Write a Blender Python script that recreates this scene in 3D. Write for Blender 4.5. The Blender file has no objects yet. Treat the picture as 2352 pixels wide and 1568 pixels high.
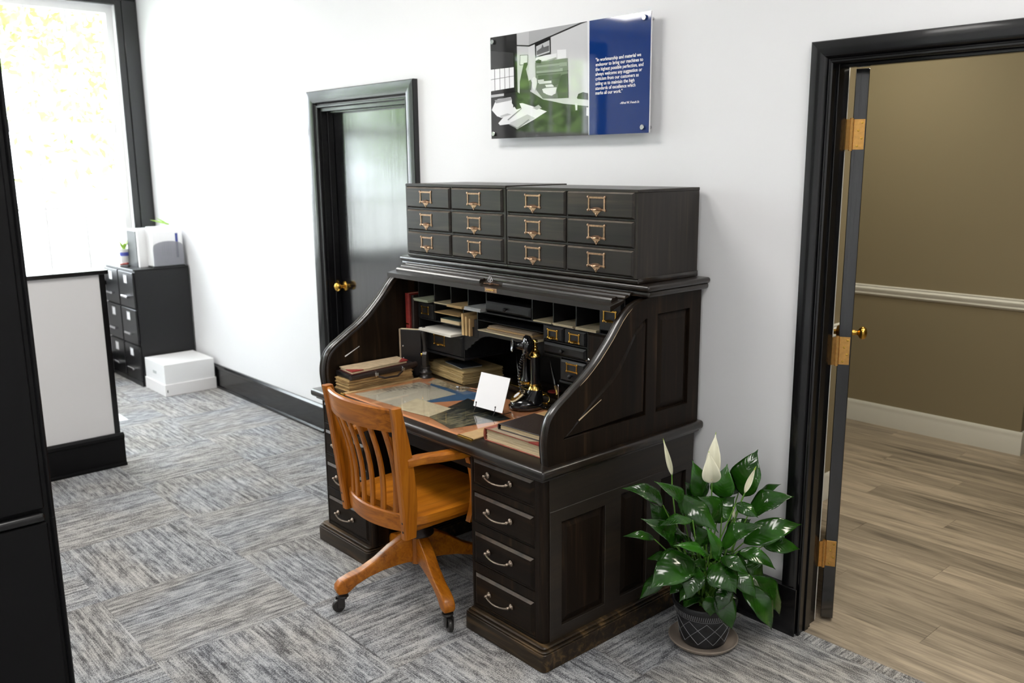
import bpy, bmesh, math, random
import numpy as np
from mathutils import Matrix, Vector
random.seed(7)
S = bpy.context.scene
COL = S.collection
PI = math.pi

# ------------------------------------------------------------------ camera
CAM = (3.539, -2.7954, 1.7403)
YAW, PITCH, ROLL, FPX = 0.845, -0.2009, -0.0096, 2026.35
fw = Vector((-math.sin(YAW)*math.cos(PITCH), math.cos(YAW)*math.cos(PITCH), math.sin(PITCH)))
rt = Vector((math.cos(YAW), math.sin(YAW), 0)); upv = rt.cross(fw)
r2 = rt*math.cos(ROLL)+upv*math.sin(ROLL); u2 = -rt*math.sin(ROLL)+upv*math.cos(ROLL)
cd = bpy.data.cameras.new('camera'); cam = bpy.data.objects.new('camera', cd); COL.objects.link(cam)
cam.matrix_world = Matrix(((r2.x, u2.x, -fw.x, CAM[0]), (r2.y, u2.y, -fw.y, CAM[1]), (r2.z, u2.z, -fw.z, CAM[2]), (0, 0, 0, 1)))
cd.sensor_width = 36; cd.lens = FPX/2352*36; cd.clip_start = .05; cd.clip_end = 200
cd.dof.use_dof = True; cd.dof.focus_distance = 3.15; cd.dof.aperture_fstop = 3.2
S.camera = cam
# ------------------------------------------------------------------ world, light, exposure
W = bpy.data.worlds.new('world'); S.world = W; W.use_nodes = True
bg = W.node_tree.nodes['Background']; bg.inputs[0].default_value = (.86, .93, 1.0, 1); bg.inputs[1].default_value = 7.0
S.view_settings.view_transform = 'Standard'; S.view_settings.look = 'None'
S.view_settings.exposure = 1.08; S.view_settings.gamma = 1.0; S.view_settings.use_curve_mapping = False
LAMP_E = 8.5      # ceiling troffers, main room
LAMP2_E = 14.0      # unseen panel added to brighten the side room; far lamp scales from it

# ------------------------------------------------------------------ helpers
class MB:
    def __init__(s): s.v = []; s.f = []; s.m = []; s.k = 0; s.M = None
    def add(s, vs, fs, M=None):
        b = len(s.v)
        for p in vs:
            p = Vector(p)
            if M is not None: p = M @ p
            if s.M is not None: p = s.M @ p
            s.v.append(p)
        for f in fs: s.f.append([i+b for i in f]); s.m.append(s.k)
        return s
    def bm(s, b, M=None):
        b.verts.index_update()
        s.add([v.co.copy() for v in b.verts], [[v.index for v in f.verts] for f in b.faces], M); b.free(); return s
    def box(s, x0, x1, y0, y1, z0, z1, bev=0, seg=1, M=None):
        b = bmesh.new(); bmesh.ops.create_cube(b, size=1)
        for v in b.verts: v.co = Vector(((x0+x1)/2+v.co.x*(x1-x0), (y0+y1)/2+v.co.y*(y1-y0), (z0+z1)/2+v.co.z*(z1-z0)))
        if bev: bmesh.ops.bevel(b, geom=b.edges[:], offset=bev, segments=seg, affect='EDGES', profile=.5)
        return s.bm(b, M)
    def prism(s, poly, z0, z1, M=None, bev=0, seg=1):
        b = bmesh.new(); n = len(poly)
        lo = [b.verts.new((p[0], p[1], z0)) for p in poly]; hi = [b.verts.new((p[0], p[1], z1)) for p in poly]
        b.faces.new(lo[::-1]); b.faces.new(hi)
        for i in range(n): b.faces.new((lo[i], lo[(i+1) % n], hi[(i+1) % n], hi[i]))
        bmesh.ops.recalc_face_normals(b, faces=b.faces[:])
        if bev:
            e = [e for e in b.edges if abs(e.verts[0].co.z-e.verts[1].co.z) < 1e-6]
            bmesh.ops.bevel(b, geom=e, offset=bev, segments=seg, affect='EDGES', profile=.5)
        return s.bm(b, M)
    def frustum(s, x0, x1, z0, z1, y0, y1, inset, M=None, ek=0):   # raised field, back at y0, front face at y1 inset
        a = [(x0, y0, z0), (x1, y0, z0), (x1, y0, z1), (x0, y0, z1)]; i = inset
        c = [(x0+i, y1, z0+i), (x1-i, y1, z0+i), (x1-i, y1, z1-i), (x0+i, y1, z1-i)]
        s.add(a+c, [(3, 2, 1, 0), (4, 5, 6, 7), (0, 1, 5, 4), (1, 2, 6, 5), (2, 3, 7, 6), (3, 0, 4, 7)], M)
        if ek: s.m[-2] = s.m[-1] = ek
        return s
    def tube(s, pts, r, n=8, M=None, closed=False, flat=1.0):
        pts = [Vector(p) for p in pts]; m = len(pts)
        rr = r if isinstance(r, (list, tuple)) else [r]*m
        vs = []; fs = []; nrm = None
        for i, p in enumerate(pts):
            if closed: t = (pts[(i+1) % m]-pts[i-1])
            else: t = pts[min(i+1, m-1)]-pts[max(i-1, 0)]
            t.normalize()
            if nrm is None:
                a = Vector((0, 0, 1)) if abs(t.z) < .9 else Vector((1, 0, 0)); nrm = t.cross(a).normalized()
            else:
                nrm = (nrm-t*nrm.dot(t)).normalized()
            bn = t.cross(nrm)
            for k in range(n):
                a = 2*PI*k/n; vs.append(p+(nrm*math.cos(a)+bn*math.sin(a)*flat)*rr[i])
        for i in range(m if closed else m-1):
            j = (i+1) % m
            for k in range(n): fs.append((i*n+k, i*n+(k+1) % n, j*n+(k+1) % n, j*n+k))
        if not closed: fs.append(list(range(n))[::-1]); fs.append([(m-1)*n+k for k in range(n)])
        return s.add(vs, fs, M)
    def lathe(s, prof, n=20, M=None, sx=1, sy=1):
        vs = []; fs = []; m = len(prof)
        for r, z in prof:
            for k in range(n): vs.append((r*math.cos(2*PI*k/n)*sx, r*math.sin(2*PI*k/n)*sy, z))
        for i in range(m-1):
            for k in range(n): fs.append((i*n+k, i*n+(k+1) % n, (i+1)*n+(k+1) % n, (i+1)*n+k))
        fs.append(list(range(n))[::-1]); fs.append([(m-1)*n+k for k in range(n)])
        return s.add(vs, fs, M)
    def sphere(s, c, r, n=12, M=None, sz=1):
        pr = [(max(1e-4, r*math.sin(PI*i/8)), -r*sz*math.cos(PI*i/8)) for i in range(9)]
        T = Matrix.Translation(c); return s.lathe(pr, n, (M @ T) if M is not None else T)
    def plate(s, outer, holes, t, M=None, bev=0):            # flat board with holes, xy outline, thickness t up from z=0
        c = bpy.data.curves.new('tmp', 'CURVE'); c.dimensions = '2D'; c.fill_mode = 'BOTH'; c.extrude = t/2; c.bevel_depth = bev; c.bevel_resolution = 0
        for loop in [outer]+list(holes):
            sp = c.splines.new('POLY'); sp.points.add(len(loop)-1); sp.use_cyclic_u = True
            for q, p in zip(sp.points, loop): q.co = (p[0], p[1], 0, 1)
        o = bpy.data.objects.new('tmp', c); me = bpy.data.meshes.new_from_object(o)
        T = Matrix.Translation((0, 0, t/2)); M2 = T if M is None else M @ T
        s.add([v.co.copy() for v in me.vertices], [list(p.vertices) for p in me.polygons], M2)
        bpy.data.objects.remove(o); bpy.data.curves.remove(c); bpy.data.meshes.remove(me); return s
    def build(s, name, mats, parent=None, smooth=35, world=True):
        me = bpy.data.meshes.new(name)
        vs = s.v
        if parent is not None and world and id(parent) is not None:
            Mi = WM[parent.name].inverted(); vs = [Mi @ v for v in vs]
        me.from_pydata([tuple(v) for v in vs], [], s.f)
        if not isinstance(mats, (list, tuple)): mats = [mats]
        for m in mats: me.materials.append(m)
        if len(mats) > 1: me.polygons.foreach_set('material_index', s.m)
        me.validate(); b = bmesh.new(); b.from_mesh(me); bmesh.ops.recalc_face_normals(b, faces=b.faces[:]); b.to_mesh(me); b.free()
        if smooth: me.shade_smooth(); me.set_sharp_from_angle(angle=math.radians(smooth))
        o = bpy.data.objects.new(name, me); COL.objects.link(o)
        if parent is not None: o.parent = parent; WM[o.name] = WM[parent.name]
        else: WM[o.name] = Matrix.Identity(4)
        return o
WM = {}
def tag(o, label=None, cat=None, group=None, kind=None):
    for k, v in (('label', label), ('category', cat), ('group', group), ('kind', kind)):
        if v: o[k] = v
    return o
def thing(name, label, cat, loc, rz=0, group=None, kind=None):
    o = bpy.data.objects.new(name, None); COL.objects.link(o); o.empty_display_size = .1
    o.location = loc; o.rotation_euler = (0, 0, rz)
    WM[o.name] = Matrix.Translation(loc) @ Matrix.Rotation(rz, 4, 'Z')
    return tag(o, label, cat, group, kind)
def LM(root): return WM[root.name]                        # local -> world; set mb.M to it to build in local space
def L(root):
    m = MB(); m.M = LM(root); return m
def retop(o, loc):                                        # move a one-mesh thing's origin to loc (world)
    o.data.transform(Matrix.Translation(-Vector(loc))); o.location = loc; return o
def rect(x0, x1, y0, y1): return [(x0, y0), (x1, y0), (x1, y1), (x0, y1)]
MXZ = Matrix(((1, 0, 0, 0), (0, 0, -1, 0), (0, 1, 0, 0), (0, 0, 0, 1)))   # (x,y,z)->(x,-z,y): outline in XZ, thickness toward -Y
MYZ = Matrix(((0, 0, 1, 0), (1, 0, 0, 0), (0, 1, 0, 0), (0, 0, 0, 1)))    # (x,y,z)->(z,x,y): outline in YZ, thickness toward +X
def T(x, y, z): return Matrix.Translation((x, y, z))
def RZ(a): return Matrix.Rotation(a, 4, 'Z')
def RX(a): return Matrix.Rotation(a, 4, 'X')
def RY(a): return Matrix.Rotation(a, 4, 'Y')

# ------------------------------------------------------------------ materials
def nodes(name):
    m = bpy.data.materials.new(name); m.use_nodes = True; nt = m.node_tree
    return m, nt, nt.nodes['Principled BSDF']
def lk(nt, a, b): nt.links.new(a, b)
def N(nt, t, **kw):
    n = nt.nodes.new(t)
    for k, v in kw.items():
        if k[0] == '_': setattr(n, k[1:], v)
        else: n.inputs[k].default_value = v
    return n
def coords(nt, scale=(1, 1, 1), rnd=True, rot=(0, 0, 0)):
    tc = N(nt, 'ShaderNodeTexCoord'); mp = N(nt, 'ShaderNodeMapping'); mp.inputs['Scale'].default_value = scale; mp.inputs['Rotation'].default_value = rot
    if rnd:
        oi = N(nt, 'ShaderNodeObjectInfo'); va = N(nt, 'ShaderNodeVectorMath', _operation='SCALE'); va.inputs[0].default_value = (37, 53, 71)
        lk(nt, oi.outputs['Random'], va.inputs['Scale'])
        ad = N(nt, 'ShaderNodeVectorMath', _operation='ADD'); lk(nt, tc.outputs['Object'], ad.inputs[0]); lk(nt, va.outputs[0], ad.inputs[1]); lk(nt, ad.outputs[0], mp.inputs['Vector'])
    else: lk(nt, tc.outputs['Object'], mp.inputs['Vector'])
    return mp.outputs[0]
def ramp(nt, fac, stops):
    r = N(nt, 'ShaderNodeValToRGB'); e = r.color_ramp.elements
    while len(e) < len(stops): e.new(.5)
    for q, (p, c) in zip(e, stops): q.position = p; q.color = (*c, 1)
    lk(nt, fac, r.inputs[0]); return r.outputs[0]
def noise(nt, vec, scale=1, detail=4, rough=.55, dist=0):
    n = N(nt, 'ShaderNodeTexNoise'); n.inputs['Scale'].default_value = scale; n.inputs['Detail'].default_value = detail; n.inputs['Roughness'].default_value = rough; n.inputs['Distortion'].default_value = dist
    lk(nt, vec, n.inputs['Vector']); return n.outputs['Fac']
def bump(nt, p, h, strength=.2, dist=.002):
    b = N(nt, 'ShaderNodeBump'); b.inputs['Strength'].default_value = strength; b.inputs['Distance'].default_value = dist
    lk(nt, h, b.inputs['Height']); lk(nt, b.outputs[0], p.inputs['Normal'])
def flat(name, col, rough=.5, metal=0, coat=0, spec=.5, var=0, vscale=30, bmp=0, emit=None, trans=0, ior=None):
    m, nt, p = nodes(name)
    p.inputs['Base Color'].default_value = (*col, 1); p.inputs['Roughness'].default_value = rough; p.inputs['Metallic'].default_value = metal
    p.inputs['Coat Weight'].default_value = coat; p.inputs['Coat Roughness'].default_value = .08; p.inputs['Specular IOR Level'].default_value = spec
    p.inputs['Transmission Weight'].default_value = trans
    if ior: p.inputs['IOR'].default_value = ior
    if var or bmp:
        f = noise(nt, coords(nt), vscale, 5)
        if var:
            lo = tuple(c*(1-var) for c in col); hi = tuple(min(1, c*(1+var)) for c in col)
            lk(nt, ramp(nt, f, [(.3, lo), (.7, hi)]), p.inputs['Base Color'])
        if bmp: bump(nt, p, f, bmp)
    if emit: p.inputs['Emission Color'].default_value = (*emit[0], 1); p.inputs['Emission Strength'].default_value = emit[1]
    return m
def wood(name, dark, mid, light, axis='x', rough=.4, coat=0, s=1.0, bmp=.15, spec=.5, k=(.3, .55, .8), crough=.15):
    m, nt, p = nodes(name)
    a = 2.2*s; c = 42*s
    sc = {'x': (a, c, c), 'y': (c, a, c), 'z': (c, c, a)}[axis]
    v = coords(nt, sc); f1 = noise(nt, v, 1, 6, .6, .8)
    v2 = coords(nt, tuple(q*.25 for q in sc)); f2 = noise(nt, v2, 1, 3, .5, .4)
    mx = N(nt, 'ShaderNodeMix', _data_type='FLOAT'); mx.inputs[0].default_value = .42; lk(nt, f1, mx.inputs[2]); lk(nt, f2, mx.inputs[3])
    lk(nt, ramp(nt, mx.outputs[0], [(k[0], dark), (k[1], mid), (k[2], light)]), p.inputs['Base Color'])
    p.inputs['Roughness'].default_value = rough; p.inputs['Coat Weight'].default_value = coat; p.inputs['Coat Roughness'].default_value = crough; p.inputs['Specular IOR Level'].default_value = spec
    bump(nt, p, f1, bmp, .001)
    return m
M = {}
DW = ((.003, .002, .0013), (.0125, .0075, .0042), (.066, .038, .018))
for ax in 'xyz':
    M['dw'+ax] = wood('dark_oak_'+ax, *DW, axis=ax, rough=.44, coat=0, spec=.15)
    M['dwt'+ax] = wood('polished_dark_oak_'+ax, *DW, axis=ax, rough=.30, coat=.35, crough=.18, spec=.5)
    M['oak'+ax] = wood('honey_oak_'+ax, (.11, .028, .002), (.41, .125, .006), (.62, .225, .014), axis=ax, rough=.36, coat=.12, s=1.5, spec=.4, k=(.28, .5, .75))
    M['cab'+ax] = wood('aged_oak_'+ax, (.0055, .0045, .0035), (.021, .016, .0118), (.080, .057, .038), axis=ax, rough=.34, coat=.06, crough=.2, spec=.35)
M['wedge'] = flat('worn_lit_edge', (.055, .037, .023), .4, var=.6, vscale=25)  # wear plus an edge highlight put into the colour, top and left bevels
M['cedge'] = flat('worn_lit_card_drawer_edge', (.12, .10, .08), .35, var=.4, vscale=25)  # card drawers: worn edge with its highlight painted in, top and left only
M['worn'] = wood('worn_dark_oak', (.007, .005, .0035), (.030, .019, .0095), (.20, .12, .05), axis='x', rough=.42, coat=.1, spec=.3, k=(.36, .52, .74))
M['wornz'] = wood('worn_dark_oak_side', (.010, .007, .005), (.022, .015, .009), (.09, .055, .03), axis='y', rough=.45, coat=.1, k=(.35, .6, .9))
M['pig'] = flat('black_stained_wood', (.0105, .0108, .012), .42, spec=.4, var=.3, vscale=40)
M['pigdark'] = flat('dark_interior_wood', (.004, .003, .0025), .6, spec=.2)
M['edge'] = flat('worn_lit_black_edge', (.065, .066, .07), .4)  # pigeonhole drawers: wear and painted highlight on top and left bevels
M['brass'] = flat('brass', (.62, .36, .07), .25, 1, var=.15, vscale=60)
M['agedbrass'] = flat('aged_copper_brass', (.38, .24, .15), .34, 1, var=.35, vscale=120)
M['gold'] = flat('polished_brass', (.85, .58, .16), .16, 1)
M['hinge'] = flat('satin_brass', (.66, .36, .11), .32, 1, var=.12, vscale=80)
M['bronze'] = flat('bronze_pull', (.30, .24, .19), .33, 1, var=.3, vscale=90)
M['iron'] = flat('black_iron', (.045, .042, .040), .32, .6)
M['chrome'] = flat('steel', (.62, .62, .63), .18, 1)
M['bakelite'] = flat('black_bakelite', (.006, .006, .007), .12, coat=.6)
M['black'] = flat('black_gloss_paint', (.0035, .0035, .0042), .26, spec=.5, coat=.3, bmp=.06, vscale=25)
M['blackmetal'] = flat('black_metal', (.006, .006, .007), .35, spec=.4)
M['doorblack'] = None
M['wall'] = flat('white_wall_paint', (.83, .83, .84), .6, bmp=.03, vscale=180)
M['wallgrey'] = flat('pale_grey_wall_paint', (.82, .805, .80), .6, bmp=.03, vscale=180)
M['ceil'] = flat('white_ceiling', (.8, .8, .8), .8)
M['taupe'] = flat('taupe_wall_paint', (.25, .205, .125), .7, bmp=.03, vscale=150)
M['trimw'] = flat('cream_trim_paint', (.70, .69, .63), .4)
M['white'] = flat('white_paint', (.85, .85, .85), .35)
M['lamp'] = flat('lamp_diffuser', (.9, .9, .9), .5, emit=((1, .97, .93), LAMP_E))
M['fill_lamp'] = flat('fill_lamp_diffuser', (.9, .9, .9), .5, emit=((1, .93, .78), LAMP2_E))
M['lamp3'] = flat('lamp_diffuser_small', (.9, .9, .9), .5, emit=((1, .96, .80), LAMP2_E*.85))
M['blackf'] = flat('satin_black_paint', (.003, .003, .0035), .42, spec=.22)
M['foliage'] = flat('tree_leaves', (.26, .44, .08), .45, var=.5, vscale=3)
M['bark'] = flat('tree_bark', (.22, .19, .15), .8)
M['grass'] = flat('paving', (.42, .42, .38), .9, var=.3, vscale=2)
def pap(name, c, var=.12, vs=25, rough=.75, coat=0): M[name] = flat(name, c, rough, var=var, vscale=vs, coat=coat)
pap('cream', (.68, .58, .38)); pap('manila', (.62, .43, .20)); pap('tan', (.50, .33, .15)); pap('whitep', (.80, .77, .70), .05)
pap('greenp', (.42, .46, .33)); pap('greyp', (.48, .50, .50)); pap('yellowp', (.58, .43, .19), .2, 12); pap('bluep', (.05, .13, .25)); pap('darkp', (.03, .04, .055))
pap('teal', (.08, .13, .12)); pap('orange', (.62, .27, .12), .1, 8, .3); pap('brownf', (.33, .25, .17))
M['leather'] = flat('brown_leather', (.022, .013, .010), .42, bmp=.25, vscale=220, var=.3)
M['leatherk'] = flat('black_leather', (.008, .0065, .0065), .45, bmp=.2, vscale=200)
M['redc'] = flat('red_cloth', (.27, .028, .022), .5, var=.25, vscale=60)
M['darkred'] = flat('dark_red_cloth', (.11, .014, .012), .5, var=.25, vscale=60)
M['redl'] = flat('worn_red_leather', (.30, .07, .04), .5, var=.35, vscale=40)
M['tanc'] = flat('tan_canvas', (.50, .38, .24), .7, var=.18, vscale=30)
M['acrylic'] = flat('clear_acrylic', (.95, .96, 1), .03, trans=1, ior=1.3)
M['card'] = flat('white_card', (.88, .88, .9), .4)
M['leaf'] = None
def edges(name, a, b, ax='z', sc=300):     # page edges: fine lines stacked along an axis
    m, nt, p = nodes(name); v = coords(nt, {'z': (8, 8, sc)}[ax]); f = noise(nt, v, 1, 4, .7)
    lk(nt, ramp(nt, f, [(.3, a), (.65, b)]), p.inputs['Base Color']); p.inputs['Roughness'].default_value = .85; bump(nt, p, f, .6, .003); M[name] = m
edges('pages', (.28, .16, .06), (.72, .54, .28)); edges('pagesw', (.55, .40, .22), (.86, .73, .49)); edges('pagesy', (.30, .20, .07), (.60, .46, .22), sc=220); edges('pagesk', (.17, .085, .027), (.72, .50, .22), sc=260)
def doc(name, base, ink, sc=(14, 120, 1), thr=.56, rough=.35, coat=0, blot=3.0):
    m, nt, p = nodes(name); v = coords(nt, sc); f = noise(nt, v, 1, 3, .6); v2 = coords(nt, (1, 1, 1)); g = noise(nt, v2, blot, 2)
    mu = N(nt, 'ShaderNodeMath', _operation='MULTIPLY'); lk(nt, f, mu.inputs[0]); lk(nt, g, mu.inputs[1])
    lk(nt, ramp(nt, mu.outputs[0], [(thr*.5, base), (thr*.5+.05, ink)]), p.inputs['Base Color']); p.inputs['Roughness'].default_value = rough; p.inputs['Coat Weight'].default_value = coat; M[name] = m
doc('document', (.60, .55, .43), (.15, .14, .12), (40, 170, 1), .53)
doc('blueprint', (.022, .027, .026), (.26, .23, .13), (130, 14, 1), .61)
doc('engraving', (.58, .51, .37), (.10, .095, .08), (70, 70, 1), .51, blot=9)
def glassmat():
    m = bpy.data.materials.new('window_glass'); m.use_nodes = True; nt = m.node_tree; nt.nodes.clear()
    o = N(nt, 'ShaderNodeOutputMaterial'); t = N(nt, 'ShaderNodeBsdfTransparent'); g = N(nt, 'ShaderNodeBsdfGlossy'); g.inputs['Roughness'].default_value = .01
    ge = N(nt, 'ShaderNodeNewGeometry'); dp = N(nt, 'ShaderNodeVectorMath', _operation='DOT_PRODUCT'); lk(nt, ge.outputs['Normal'], dp.inputs[0]); lk(nt, ge.outputs['Incoming'], dp.inputs[1])
    ab = N(nt, 'ShaderNodeMath', _operation='ABSOLUTE'); lk(nt, dp.outputs['Value'], ab.inputs[0]); iv = N(nt, 'ShaderNodeMath', _operation='SUBTRACT'); iv.inputs[0].default_value = 1; lk(nt, ab.outputs[0], iv.inputs[1])
    pw = N(nt, 'ShaderNodeMath', _operation='POWER'); lk(nt, iv.outputs[0], pw.inputs[0]); pw.inputs[1].default_value = 5
    f = N(nt, 'ShaderNodeMath', _operation='MULTIPLY_ADD'); lk(nt, pw.outputs[0], f.inputs[0]); f.inputs[1].default_value = .96; f.inputs[2].default_value = .035
    mx = N(nt, 'ShaderNodeMixShader'); lk(nt, f.outputs[0], mx.inputs[0]); lk(nt, t.outputs[0], mx.inputs[1]); lk(nt, g.outputs[0], mx.inputs[2]); lk(nt, mx.outputs[0], o.inputs[0]); return m
M['glass'] = glassmat()
def carpetmat():
    m, nt, p = nodes('carpet_tile')
    f1 = noise(nt, coords(nt, (2.4, 75, 1)), 1, 4, .6, .3); f2 = noise(nt, coords(nt, (13, 48, 1)), 1, 3, .55, .4)
    f3 = noise(nt, coords(nt, (2, 3, 1)), 1, 2); f5 = noise(nt, coords(nt, (3.5, 260, 1)), 1, 2, .6)
    f4 = noise(nt, coords(nt, (420, 230, 1)), 1, 1, .5)
    def mixf(a, b, t):
        x = N(nt, 'ShaderNodeMix', _data_type='FLOAT'); x.inputs[0].default_value = t; lk(nt, a, x.inputs[2]); lk(nt, b, x.inputs[3]); return x.outputs[0]
    h = mixf(mixf(mixf(f1, f2, .52), f5, .28), f4, .32)
    cold = ramp(nt, h, [(.40, (.038, .041, .048)), (.462, (.125, .13, .142)), (.51, (.33, .338, .352)), (.585, (.53, .538, .55))])
    warm = ramp(nt, h, [(.40, (.045, .042, .042)), (.462, (.135, .13, .126)), (.51, (.345, .332, .316)), (.585, (.545, .525, .50))])
    x = N(nt, 'ShaderNodeMix', _data_type='RGBA'); lk(nt, ramp(nt, f3, [(.4, (0, 0, 0)), (.6, (1, 1, 1))]), x.inputs[0]); lk(nt, cold, x.inputs[6]); lk(nt, warm, x.inputs[7])
    lk(nt, x.outputs[2], p.inputs['Base Color']); p.inputs['Roughness'].default_value = .95; p.inputs['Specular IOR Level'].default_value = .15
    p.inputs['Sheen Weight'].default_value = .2
    bump(nt, p, f4, .8, .004); return m
M['carpet'] = carpetmat()
def plankmat():
    m, nt, p = nodes('vinyl_plank'); v = coords(nt, (1.6, 16, 1)); f1 = noise(nt, v, 1, 6, .62, 1.2); v2 = coords(nt, (4, 110, 1)); f2 = noise(nt, v2, 1, 3, .6)
    x = N(nt, 'ShaderNodeMix', _data_type='FLOAT'); x.inputs[0].default_value = .25; lk(nt, f1, x.inputs[2]); lk(nt, f2, x.inputs[3])
    c = ramp(nt, x.outputs[0], [(.3, (.11, .088, .066)), (.45, (.29, .237, .176)), (.6, (.45, .37, .275)), (.75, (.53, .45, .345))])
    oi = N(nt, 'ShaderNodeObjectInfo'); hv = N(nt, 'ShaderNodeHueSaturation'); mr = N(nt, 'ShaderNodeMapRange'); mr.inputs[3].default_value = .75; mr.inputs[4].default_value = 1.12
    lk(nt, oi.outputs['Random'], mr.inputs[0]); lk(nt, mr.outputs[0], hv.inputs['Value']); lk(nt, c, hv.inputs['Color']); lk(nt, hv.outputs[0], p.inputs['Base Color'])
    p.inputs['Roughness'].default_value = .45; bump(nt, p, f2, .1, .001); return m
M['plank'] = plankmat()
def doormat():
    m, nt, p = nodes('black_door_paint'); p.inputs['Base Color'].default_value = (.004, .004, .005, 1)
    v = coords(nt, (28, 28, 1.2), rnd=False); f = noise(nt, v, 1, 5, .6, .5)
    lk(nt, ramp(nt, f, [(.3, (.11, .11, .11)), (.7, (.20, .20, .20))]), p.inputs['Roughness']); p.inputs['Coat Weight'].default_value = 1.0; p.inputs['Coat Roughness'].default_value = .12; p.inputs['Coat IOR'].default_value = 1.6
    bump(nt, p, f, .35, .004); return m
M['doorblack'] = doormat()
def leafmat(name='peace_lily_leaf', k=1.0):
    m, nt, p = nodes(name); f = noise(nt, coords(nt), 9, 3)
    lk(nt, ramp(nt, f, [(.3, (.005*k, .026*k, .0018*k)), (.6, (.014*k, .068*k, .004*k)), (.8, (.032*k, .13*k, .008*k))]), p.inputs['Base Color']); p.inputs['Roughness'].default_value = .17; p.inputs['Specular IOR Level'].default_value = .55
    uv = N(nt, 'ShaderNodeUVMap'); sx = N(nt, 'ShaderNodeSeparateXYZ'); lk(nt, uv.outputs[0], sx.inputs[0])
    au = N(nt, 'ShaderNodeMath', _operation='ABSOLUTE'); lk(nt, sx.outputs[0], au.inputs[0]); ma = N(nt, 'ShaderNodeMath', _operation='MULTIPLY_ADD'); lk(nt, au.outputs[0], ma.inputs[0]); ma.inputs[1].default_value = -.22; lk(nt, sx.outputs[1], ma.inputs[2])
    ms = N(nt, 'ShaderNodeMath', _operation='MULTIPLY'); lk(nt, ma.outputs[0], ms.inputs[0]); ms.inputs[1].default_value = 70; si = N(nt, 'ShaderNodeMath', _operation='SINE'); lk(nt, ms.outputs[0], si.inputs[0]); bump(nt, p, si.outputs[0], .11, .0012)
    return m
M['leaf'] = leafmat()
M['leafl'] = leafmat('young_leaf', 2.2)
M['stem'] = flat('green_stem', (.12, .28, .03), .4)
M['spathe'] = flat('white_spathe', (.82, .80, .62), .5, var=.06, vscale=20)
M['limetip'] = flat('lime_tip', (.38, .55, .05), .5)
M['pot'] = flat('black_ceramic', (.017, .018, .020), .5, var=.45, vscale=35)
M['potline'] = flat('chalk_grey_lines', (.24, .245, .25), .6)
M['saucer'] = flat('taupe_saucer', (.36, .30, .245), .45)
M['soil'] = flat('dark_soil', (.018, .012, .008), .95, bmp=1, vscale=60)
# ================================================================== setting
XW, YF, XE, ZC = -4.254, -7.0, 5.0, 3.3
def st(name, mb, mat, parent=None, **k):
    o = mb.build(name, mat, parent, **k)
    if parent is None: o['kind'] = 'structure'
    return o
# carpet: sub floor and every tile
fl = st('floor', MB().box(XW, XE, YF, .03, -.06, -.010), M['pigdark'])
p = .6095; tm = None
for i in range(-7, 9):
    for j in range(-9, 3):
        x0 = -.06+i*p; y0 = -1.245+j*p; x1 = x0+p; y1 = y0+p
        cx0, cx1, cy0, cy1 = max(x0, XW), min(x1, XE), max(y0, YF), min(y1, .03)
        if cx1-cx0 < .01 or cy1-cy0 < .01: continue
        full = abs(cx1-cx0-p) < 1e-6 and abs(cy1-cy0-p) < 1e-6
        ang = (PI/2 if (i+j) % 2 else 0)+PI*random.randint(0, 1)
        if full and tm is not None: o = bpy.data.objects.new('carpet_tile', tm); COL.objects.link(o); o.parent = fl
        elif full:
            o = MB().box(-.30465, .30465, -.30465, .30465, -.012, 0, .0004).build('carpet_tile', M['carpet'], fl, 0); tm = o.data
        else:
            w, h = (cx1-cx0)/2-.0001, (cy1-cy0)/2-.0001
            if abs(math.sin(ang)) > .5: w, h = h, w
            o = MB().box(-w, w, -h, h, -.012, 0).build('carpet_tile', M['carpet'], fl, 0)
        o.location = ((cx0+cx1)/2, (cy0+cy1)/2, 0); o.rotation_euler = (0, 0, ang)
# walls
D1 = (-1.345, -.430, 2.066); D2 = (1.990, 2.93, 2.045); WT = .13
mb = MB()
for x0, x1, z0, z1 in ((XW-.12, D1[0], 0, ZC), (D1[1], D2[0]-.018, 0, ZC), (D2[1]+.018, XE, 0, ZC), (D1[0], D1[1], D1[2], ZC), (D2[0]-.018, D2[1]+.018, D2[2]+.018, ZC)): mb.box(x0, x1, 0, WT, z0, z1)
st('wall_back', mb, M['wall'])
WIN = [(-1.47, -.17), (-3.10, -1.80), (-5.65, -4.30)]; WZ0, WZ1 = .80, 3.02
mb = MB(); ys = [0]+[q for a, b in WIN for q in (b, a)]+[YF]
mb.box(XW-.22, XW, YF, 0, 0, WZ0); mb.box(XW-.22, XW, YF, 0, WZ1, ZC)
for k in range(0, len(ys), 2): mb.box(XW-.22, XW, ys[k+1], ys[k], WZ0, WZ1)
st('wall_left', mb, M['wall'])
st('wall_front', MB().box(XW, XE, YF-.12, YF, 0, ZC), M['wall'])
st('wall_right', MB().box(XE, XE+.12, YF, .03, 0, ZC), M['wall'])
st('ceiling', MB().box(XW-.2, XE+.1, YF-.1, .13, ZC, ZC+.1), M['ceil'])
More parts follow.
